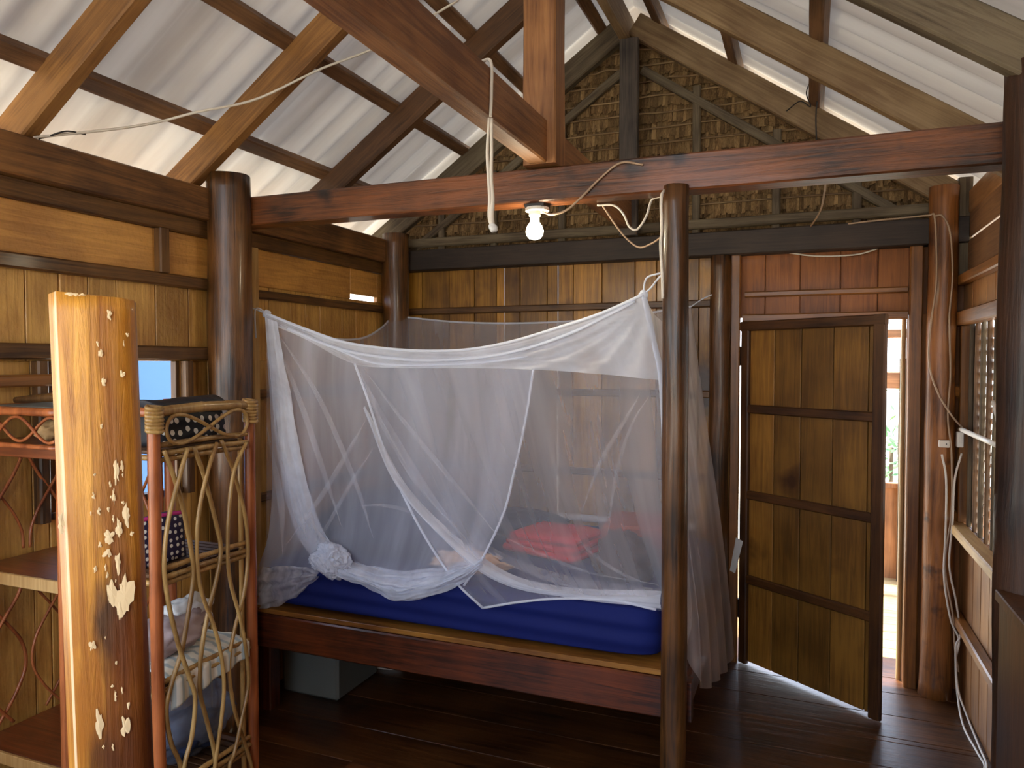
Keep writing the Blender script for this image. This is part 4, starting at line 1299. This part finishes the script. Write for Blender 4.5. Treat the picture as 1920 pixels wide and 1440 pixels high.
# unit B: yellow cane shelf, end panel towards the room
B0 = empty('cane_shelf', (-1.79, 1.65, 0), 'yellow cane shelf unit right of the honey pillar, woven end panel facing the bed', 'shelf')
x0, x1, y0, y1 = -1.955, -1.62, 1.465, 1.83
for (x, yy) in ((x1, y0), (x1, y1), (x0, y0), (x0, y1)):
    child(tube('leg', [(x, yy, 0), (x + .003, yy, .5), (x, yy, 1.0), (x, yy, 1.475)], .0165, M['cane'], seg=10, sub=8, nodes=.14), B0)
for z in (1.36, 1.02, .71, .40):
    bm = bmesh.new()
    ns = 12
    for k in range(ns):
        yy = y0 + .01 + (y1 - y0 - .02) * (k + .5) / ns
        add_box(bm, x0, x1 - .012, yy - .012, yy + .012, z - .012 - random.uniform(0, .003), z - .002, .002)
    child(from_bm('slat_shelf', bm, M['slat']), B0)
    bm = bmesh.new()
    for dz, off in ((.012, .012), (-.012, .014), (-.030, .008)):
        add_tube(bm, [(x1 + off - .012, y0, z + dz), (x1 + off - .01, (y0 + y1) / 2, z + dz + .003), (x1 + off - .012, y1, z + dz)], .0075, seg=7, sub=10, nodes=.2)
    add_tube(bm, [(x0, y0 - .004, z - .02), (x1, y0 - .004, z - .02)], .008, seg=7, sub=10, nodes=.2)
    child(from_bm('edge_cane', bm, M['bamboo'], smooth=True), B0)
# top rail and loops
trail = child(tube('top_rail', [(x1, y0, 1.462), (x1, (y0 + y1) / 2, 1.468), (x1, y1, 1.462)], .0145, M['bamboo'], seg=9, sub=12, nodes=.14), B0)
child(tube('top_rail', [(x0, y0, 1.462), (x1, y0, 1.462)], .013, M['cane'], seg=9, sub=12, nodes=.14), B0)
child(tube('top_rail', [(x0, y1, 1.462), (x1, y1, 1.462)], .013, M['bamboo'], seg=9, sub=12, nodes=.14), B0)
lp = []
for k in range(40):
    t = 2 * PI * k / 39
    yy = (y0 + y1) / 2 + .155 * math.sin(t)
    zz = 1.412 + .040 * math.sin(2 * t)
    lp.append((x1 + .016 + .004 * math.cos(t), yy, zz))
bm = bmesh.new(); add_tube(bm, lp, .0055, seg=7, sub=2)
child(from_bm('figure_eight_loop', bm, M['bamboo'], smooth=True), B0)
# lashings at the corners
for yy in (y0, y1):
    bm = bmesh.new()
    for k in range(7):
        a = -.5 + k * .17
        add_tube(bm, [(x1 - .022, yy, 1.478 - k * .010), (x1 + .004, yy - .022, 1.474 - k * .010), (x1 + .022, yy, 1.470 - k * .010), (x1 + .004, yy + .022, 1.474 - k * .010), (x1 - .022, yy, 1.478 - k * .010)], .0062, seg=6, sub=5)
    sub(from_bm('lashing', bm, M['bamboo'], smooth=True), trail)
# woven end panel, traced cane by cane on the plane of the unit's end
canes = [[(307, 845), (325, 890), (345, 960), (360, 1040), (362, 1090), (350, 1170), (340, 1225), (322, 1280), (312, 1330), (320, 1390), (340, 1440)],
         [(352, 840), (335, 900), (315, 980), (308, 1060), (316, 1130), (335, 1210), (355, 1270), (366, 1310), (360, 1380), (345, 1440)],
         [(364, 838), (385, 900), (405, 980), (414, 1030), (405, 1090), (390, 1150), (378, 1220), (374, 1290), (385, 1340), (400, 1400), (405, 1440)],
         [(407, 830), (388, 890), (372, 970), (370, 1050), (378, 1110), (400, 1170), (415, 1230), (420, 1290), (415, 1350), (403, 1440)],
         [(415, 825), (440, 890), (460, 970), (465, 1040), (458, 1110), (440, 1180), (430, 1240), (434, 1300), (445, 1350), (470, 1430)],
         [(462, 830), (440, 880), (430, 950), (427, 1030), (432, 1090), (448, 1150), (460, 1210), (466, 1280), (455, 1340), (440, 1410), (430, 1440)]]
for k, c in enumerate(canes):
    pts = [atx(px, py, x1 + .014 + (.008 if k % 2 else 0)) for px, py in c]
    d = pts[-1] - pts[-2]
    pts.append(pts[-1] + Vector((0, d.y * .6, -.14)))
    child(tube('bent_cane', pts, .0066 - .0006 * (k > 2), M['bamboo'], seg=7, sub=6, nodes=.12), B0)
child(tube('inner_upright', [(x1 - .01, 1.80, .0), (x1 - .012, 1.80, 1.36)], .008, M['bamboo'], seg=7, sub=12, nodes=.15), B0)

# unit A: red-brown cane shelf with plank boards, front to the camera
A0 = empty('cane_shelf', (-2.18, 1.6, 0), 'red-brown cane shelf unit with plank boards left of the honey pillar', 'shelf')
ax0, ax1, ay0, ay1 = -2.385, -1.975, 1.465, 1.80
for (x, yy) in ((ax0, ay0), (ax1, ay0), (ax0, ay1), (ax1, ay1)):
    child(tube('leg', [(x, yy, 0), (x, yy, .7), (x, yy, 1.46)], .015, M['cane'], seg=9, sub=10, nodes=.14), A0)
for z, nm in ((1.352, 'board'), (.965, 'board'), (.415, 'board')):
    child(box(nm, ax0, ax1, ay0, ay1, z - .03, z, M['shelf'], bev=.004), A0)
    child(box('board_edge', ax0, ax1, ay0 - .012, ay0 - .001, z - .034, z + .002, M['pale'] if z < 1 else M['shelf'], bev=.002), A0)
child(tube('top_rail', [(ax0, ay0, 1.452), (ax1, ay0, 1.452)], .013, M['cane'], seg=9, sub=10, nodes=.1), A0)
child(tube('top_rail', [(ax0, ay1, 1.452), (ax1, ay1, 1.452)], .012, M['cane'], seg=9, sub=10, nodes=.1), A0)
child(tube('top_rail', [(ax0, ay0, 1.452), (ax0, ay1, 1.452)], .012, M['cane'], seg=9, sub=10, nodes=.1), A0)
child(tube('lower_rail', [(ax0, ay0 - .006, 1.352), (ax1, ay0 - .006, 1.350)], .008, M['cane'], seg=8, sub=10, nodes=.1), A0)
for ph in (0, PI):
    pts = [(ax0 + (ax1 - ax0) * k / 16, ay0 - .012 - .004 * math.cos(ph), 1.402 + .036 * math.cos(2 * PI * k / 16 * 1.5 + ph + .6)) for k in range(17)]
    child(tube('wavy_cane', pts, .0048, M['cane'], seg=7, sub=4), A0)
child(tube('cross_rail', [(ax0, ay1 + .002, .449), (ax1, ay1 + .002, .449)], .011, M['cane'], seg=8, sub=10, nodes=.1), A0)
def panel(P, a0, a1, z0, z1, n, seed, wav=1.05):
    rnd = random.Random(seed)
    for k in range(n):
        c = a0 + (a1 - a0) * (k + .5) / n
        hw = (a1 - a0) / n * .46
        for s in (-1, 1):
            pts = [P(c + s * hw * math.cos(t / 6 * PI * wav), z1 + (z0 - z1) * t / 6, s * .005) for t in range(7)]
            child(tube('bent_cane', pts, .005 * rnd.uniform(.9, 1.15), M['cane'], seg=6, sub=6, nodes=.1), A0)
panel(lambda a, z, o_: (ax0 + .006 + o_, a, z), ay0 + .01, ay1, .985, 1.345, 2, 1)
panel(lambda a, z, o_: (ax0 + .006 + o_, a, z), ay0 + .01, ay1, .43, .93, 2, 2, 1.6)
panel(lambda a, z, o_: (a, ay1 - .004 + o_, z), ax0 + .01, ax1, .985, 1.345, 3, 3)
panel(lambda a, z, o_: (a, ay1 - .004 + o_, z), ax0 + .01, ax1, .43, .93, 3, 4, 1.6)

# things on the shelves
pb = empty('dotted_pouch', (-1.76, 1.68, 1.362), 'black pouch with white polka dots in the top tray of the yellow cane shelf', 'pouch')
def pouch(root, cx, cy, z0, w_, d_, h_, rz, mat, flap, trim):
    bm = bmesh.new(); add_box(bm, -d_ / 2, d_ / 2, -w_ / 2, w_ / 2, 0, h_, 0)
    bmesh.ops.subdivide_edges(bm, edges=bm.edges, cuts=6, use_grid_fill=True)
    for v in bm.verts:
        t = v.co.z / h_
        k = 1 - .35 * t * t
        v.co.x *= k * (1 + .1 * math.cos(v.co.y / w_ * PI))
        v.co.y *= 1 - .06 * t
        v.co += mnoise.noise_vector(v.co * 14) * .004
    body = from_bm('body', bm, mat, None, True); body.location = (cx, cy, z0); body.rotation_euler = (0, 0, rz); child(body, root)
    if flap:
        bm = bmesh.new(); add_box(bm, -d_ * .42, d_ * .44, -w_ / 2, w_ / 2, 0, .028, 0)
        bmesh.ops.subdivide_edges(bm, edges=bm.edges, cuts=5, use_grid_fill=True)
        for v in bm.verts:
            v.co.z += .02 * math.cos(v.co.x / d_ * PI) + .006 * mnoise.noise(v.co * 12); v.co += mnoise.noise_vector(v.co * 14) * .003
        o = from_bm('flap', bm, flap, None, True); o.location = (0, 0, h_ - .012); o.parent = body
    if trim:
        o = tube('zip_trim', [(d_ * .3, -w_ / 2, h_), (d_ * .33, 0, h_ + .004), (d_ * .3, w_ / 2, h_)], .006, trim, seg=7, sub=6)
        o.parent = body
M['blackc'] = plain('black_leatherette', S(30, 32, 40), .45, nz=.15)
pouch(pb, -1.73, 1.66, 1.362, .27, .11, .095, .02, M['dots'], M['blackc'], None)
pp = empty('dotted_pouch', (-1.76, 1.6, 1.022), 'purple white-dotted pouch with pink zip on the second level of the yellow shelf', 'pouch')
pouch(pp, -1.74, 1.575, 1.022, .15, .07, .13, -.1, M['dotsv'], None, M['pink'])
# striped towel draped over the third level with a mauve garment on top
def drape(u, v):
    y = 1.50 + .30 * u
    L_ = .30
    s = v * L_
    if s < .12: x, z = -1.78 + s, .738 + .012 * mnoise.noise(Vector((u * 5, v * 4, 1)))
    else: x, z = -1.66 + .05 * min(1, (s - .12) / .05), .735 - max(0, s - .14) * .6 * (1 - .4 * u)
    return Vector((x + .006 * math.sin(u * 20), y, z + .02 * math.sin(u * 3) * 0))
tw = surf('striped_towel', drape, 40, 24, M['stripe'], None, .006)
tag(tw, 'white towel with blue-grey stripes hanging over the third level of the yellow cane shelf', 'towel')
lump('folded_garment', (-1.735, 1.61, .795), (.075, .135, .055), M['mauve'], 'pale mauve garment heaped on the striped towel', 'garment', 31, .3, flatten=-.045)
lump('folded_garment', (-1.77, 1.71, .80), (.06, .09, .075), M['whitec'], 'white crumpled garment behind the mauve one on the third shelf level', 'garment', 37, .35, flatten=-.05)
bg_ = empty('clear_bag', (-1.75, 1.68, .402), 'grey see-through plastic bag of clothes on the bottom level of the yellow cane shelf', 'bag')
o = lump('film', (-1.745, 1.675, .515), (.10, .155, .115), M['bag'], seed=41, amp=.25, flatten=-.108); child(o, bg_)
o = lump('clothes', (-1.75, 1.67, .47), (.08, .12, .06), M['greyc'], seed=43, amp=.4, flatten=-.055); child(o, bg_)
dw = tube('driftwood', [(-2.36, 1.60, 1.475), (-2.25, 1.585, 1.482), (-2.12, 1.59, 1.49), (-2.06, 1.60, 1.487)], lambda t: .010 + .009 * t, M['rail'], seg=9, sub=6)
tag(dw, 'dark driftwood stick lying across the top of the red-brown cane shelf', 'stick')
cb = box('cardboard', -2.34, -2.02, 1.50, 1.77, 1.458, 1.464, M['boxg'], bev=.001); cb['label'] = 'grey flat card under the driftwood stick'; cb['category'] = 'card'
lump('stone', (-2.13, 1.56, 1.385), (.035, .05, .035), M['stone'], 'pale stone in the top tray of the red-brown cane shelf', 'stone', 51, .25, flatten=-.03)
lump('coral_piece', (-2.14, 1.68, 1.03), (.04, .03, .07), M['stone'], 'tan carved lump standing on the middle board of the red-brown shelf', 'ornament', 53, .6, flatten=-.06)
rg = tube('bangle', [(-2.05 + .04 * math.cos(2 * PI * k / 14), 1.64 + .03 * math.sin(2 * PI * k / 14), 1.16 + .012 * math.cos(2 * PI * k / 14)) for k in range(15)], .003, M['plastic'], seg=6, sub=3)
bpy.data.objects.remove(rg)
# under and before the bed
o = box('storage_box', -2.34, -2.02, 2.85, 3.2, 0, .24, M['boxg'], bev=.012); tag(o, 'grey storage box in the shadow under the left end of the bed', 'box')
def sandal(c, rz, label):
    root = empty('sandal', c, label, 'sandal')
    bm = bmesh.new()
    ring0, ring1 = [], []
    for k in range(24):
        a = 2 * PI * k / 24
        x = .125 * math.cos(a); yv = (.042 + .008 * math.cos(a)) * math.sin(a)
        ring0.append(bm.verts.new((x, yv, 0))); ring1.append(bm.verts.new((x, yv, .018)))
    bm.faces.new(ring0[::-1]); bm.faces.new(ring1)
    for k in range(24): bm.faces.new((ring0[k], ring0[(k + 1) % 24], ring1[(k + 1) % 24], ring1[k]))
    s = from_bm('sole', bm, M['plastic'], root); s.rotation_euler = (0, 0, rz)
    s2 = tube('strap', [(.03, -.043, .015), (.045, -.02, .045), (.06, 0, .05), (.045, .02, .045), (.03, .043, .015)], .006, M['boxg'], root, seg=6, sub=5)
    s2.rotation_euler = (0, 0, rz)
sandal((-2.05, 3.28, .001), .15, 'pale sandal lying on the floor under the bed')
o = beam('floor_plank', (-1.64, 2.36, .014), (-1.05, 2.34, .014), .13, .026, M['dark'], seed=140)
tag(o, 'loose dark plank lying on the floor in front of the bed', 'plank')

# ------------------------------------------------------------------ outside
def ground_z(): return -.7
bm = bmesh.new()
g = 60
vs = [bm.verts.new(q) for q in ((-g, -g, -.75), (g, -g, -.75), (g, g, -.75), (-g, g, -.75))]
bm.faces.new(vs)
o = from_bm('ground_outside', bm, M['ground']); struct(o)
bm = bmesh.new()
y = 4.14
while y < 6.15:
    add_box(bm, -1.2, 2.2, y, y + .137, -.05, -.012, .003); y += .142
struct(from_bm('floor_porch', bm, M['outd']), 'sunlit porch deck seen through the doorway')
fence = empty('porch_railing', (.6, 6.1, -.01), 'wooden porch railing of upright boards beyond the open door', 'railing')
for k in range(9):
    x = .18 + k * .125
    child(box('board', x, x + .105, 6.06, 6.08, -.05, .66, M['outw'], bev=.003), fence)
child(box('top_bar', .1, 1.4, 6.04, 6.10, .66, .70, M['outw'], bev=.003), fence)
child(box('bottom_bar', .1, 1.4, 6.08, 6.11, .05, .10, M['outw'], bev=.003), fence)
p = log('porch_post', .67, 6.0, -.75, 1.62, .035, M['grey'], seed=9); tag(p, 'grey post of the porch seen through the door gap', 'post')
p = beam('porch_beam', (-.4, 6.0, 1.80), (1.6, 6.0, 1.80), .06, .06, M['outw'], seed=141); tag(p, 'pale beam of the porch high in the door gap', 'beam')
p = beam('porch_block', (.50, 6.02, 1.46), (.70, 6.02, 1.46), .05, .12, M['outw'], seed=142); tag(p, 'short wooden block fixed to the porch post', 'block')
bush = empty('bush', (.62, 7.6, -.75), 'pale green bush beyond the porch railing in the door gap', 'bush')
bm = bmesh.new(); rnd = random.Random(5)
for k in range(260):
    c = Vector((.75 + rnd.gauss(0, .22), 7.6 + rnd.gauss(0, .2), .75 + rnd.gauss(0, .22)))
    d = Vector((rnd.uniform(-1, 1), rnd.uniform(-1, 1), rnd.uniform(-.3, 1))).normalized(); e = d.orthogonal().normalized() * .018
    q = [bm.verts.new(v) for v in (c, c + d * .04 + e, c + d * .10, c + d * .04 - e)]
    bm.faces.new(q)
o = child(from_bm('foliage', bm, M['leaf']), bush)
child(tube('stem', [(.7, 7.6, -.75), (.74, 7.6, 0), (.75, 7.6, .8)], .02, M['grey'], seg=7), bush)
# added blue panel, so the left window shows blue instead of blown-out sky
o = box('blue_panel', -4.6, -4.45, 1.35, 4.4, -.75, 2.35, M['blueview'], bev=0); struct(o, 'added pale blue panel standing in for the blue light outside the left window')
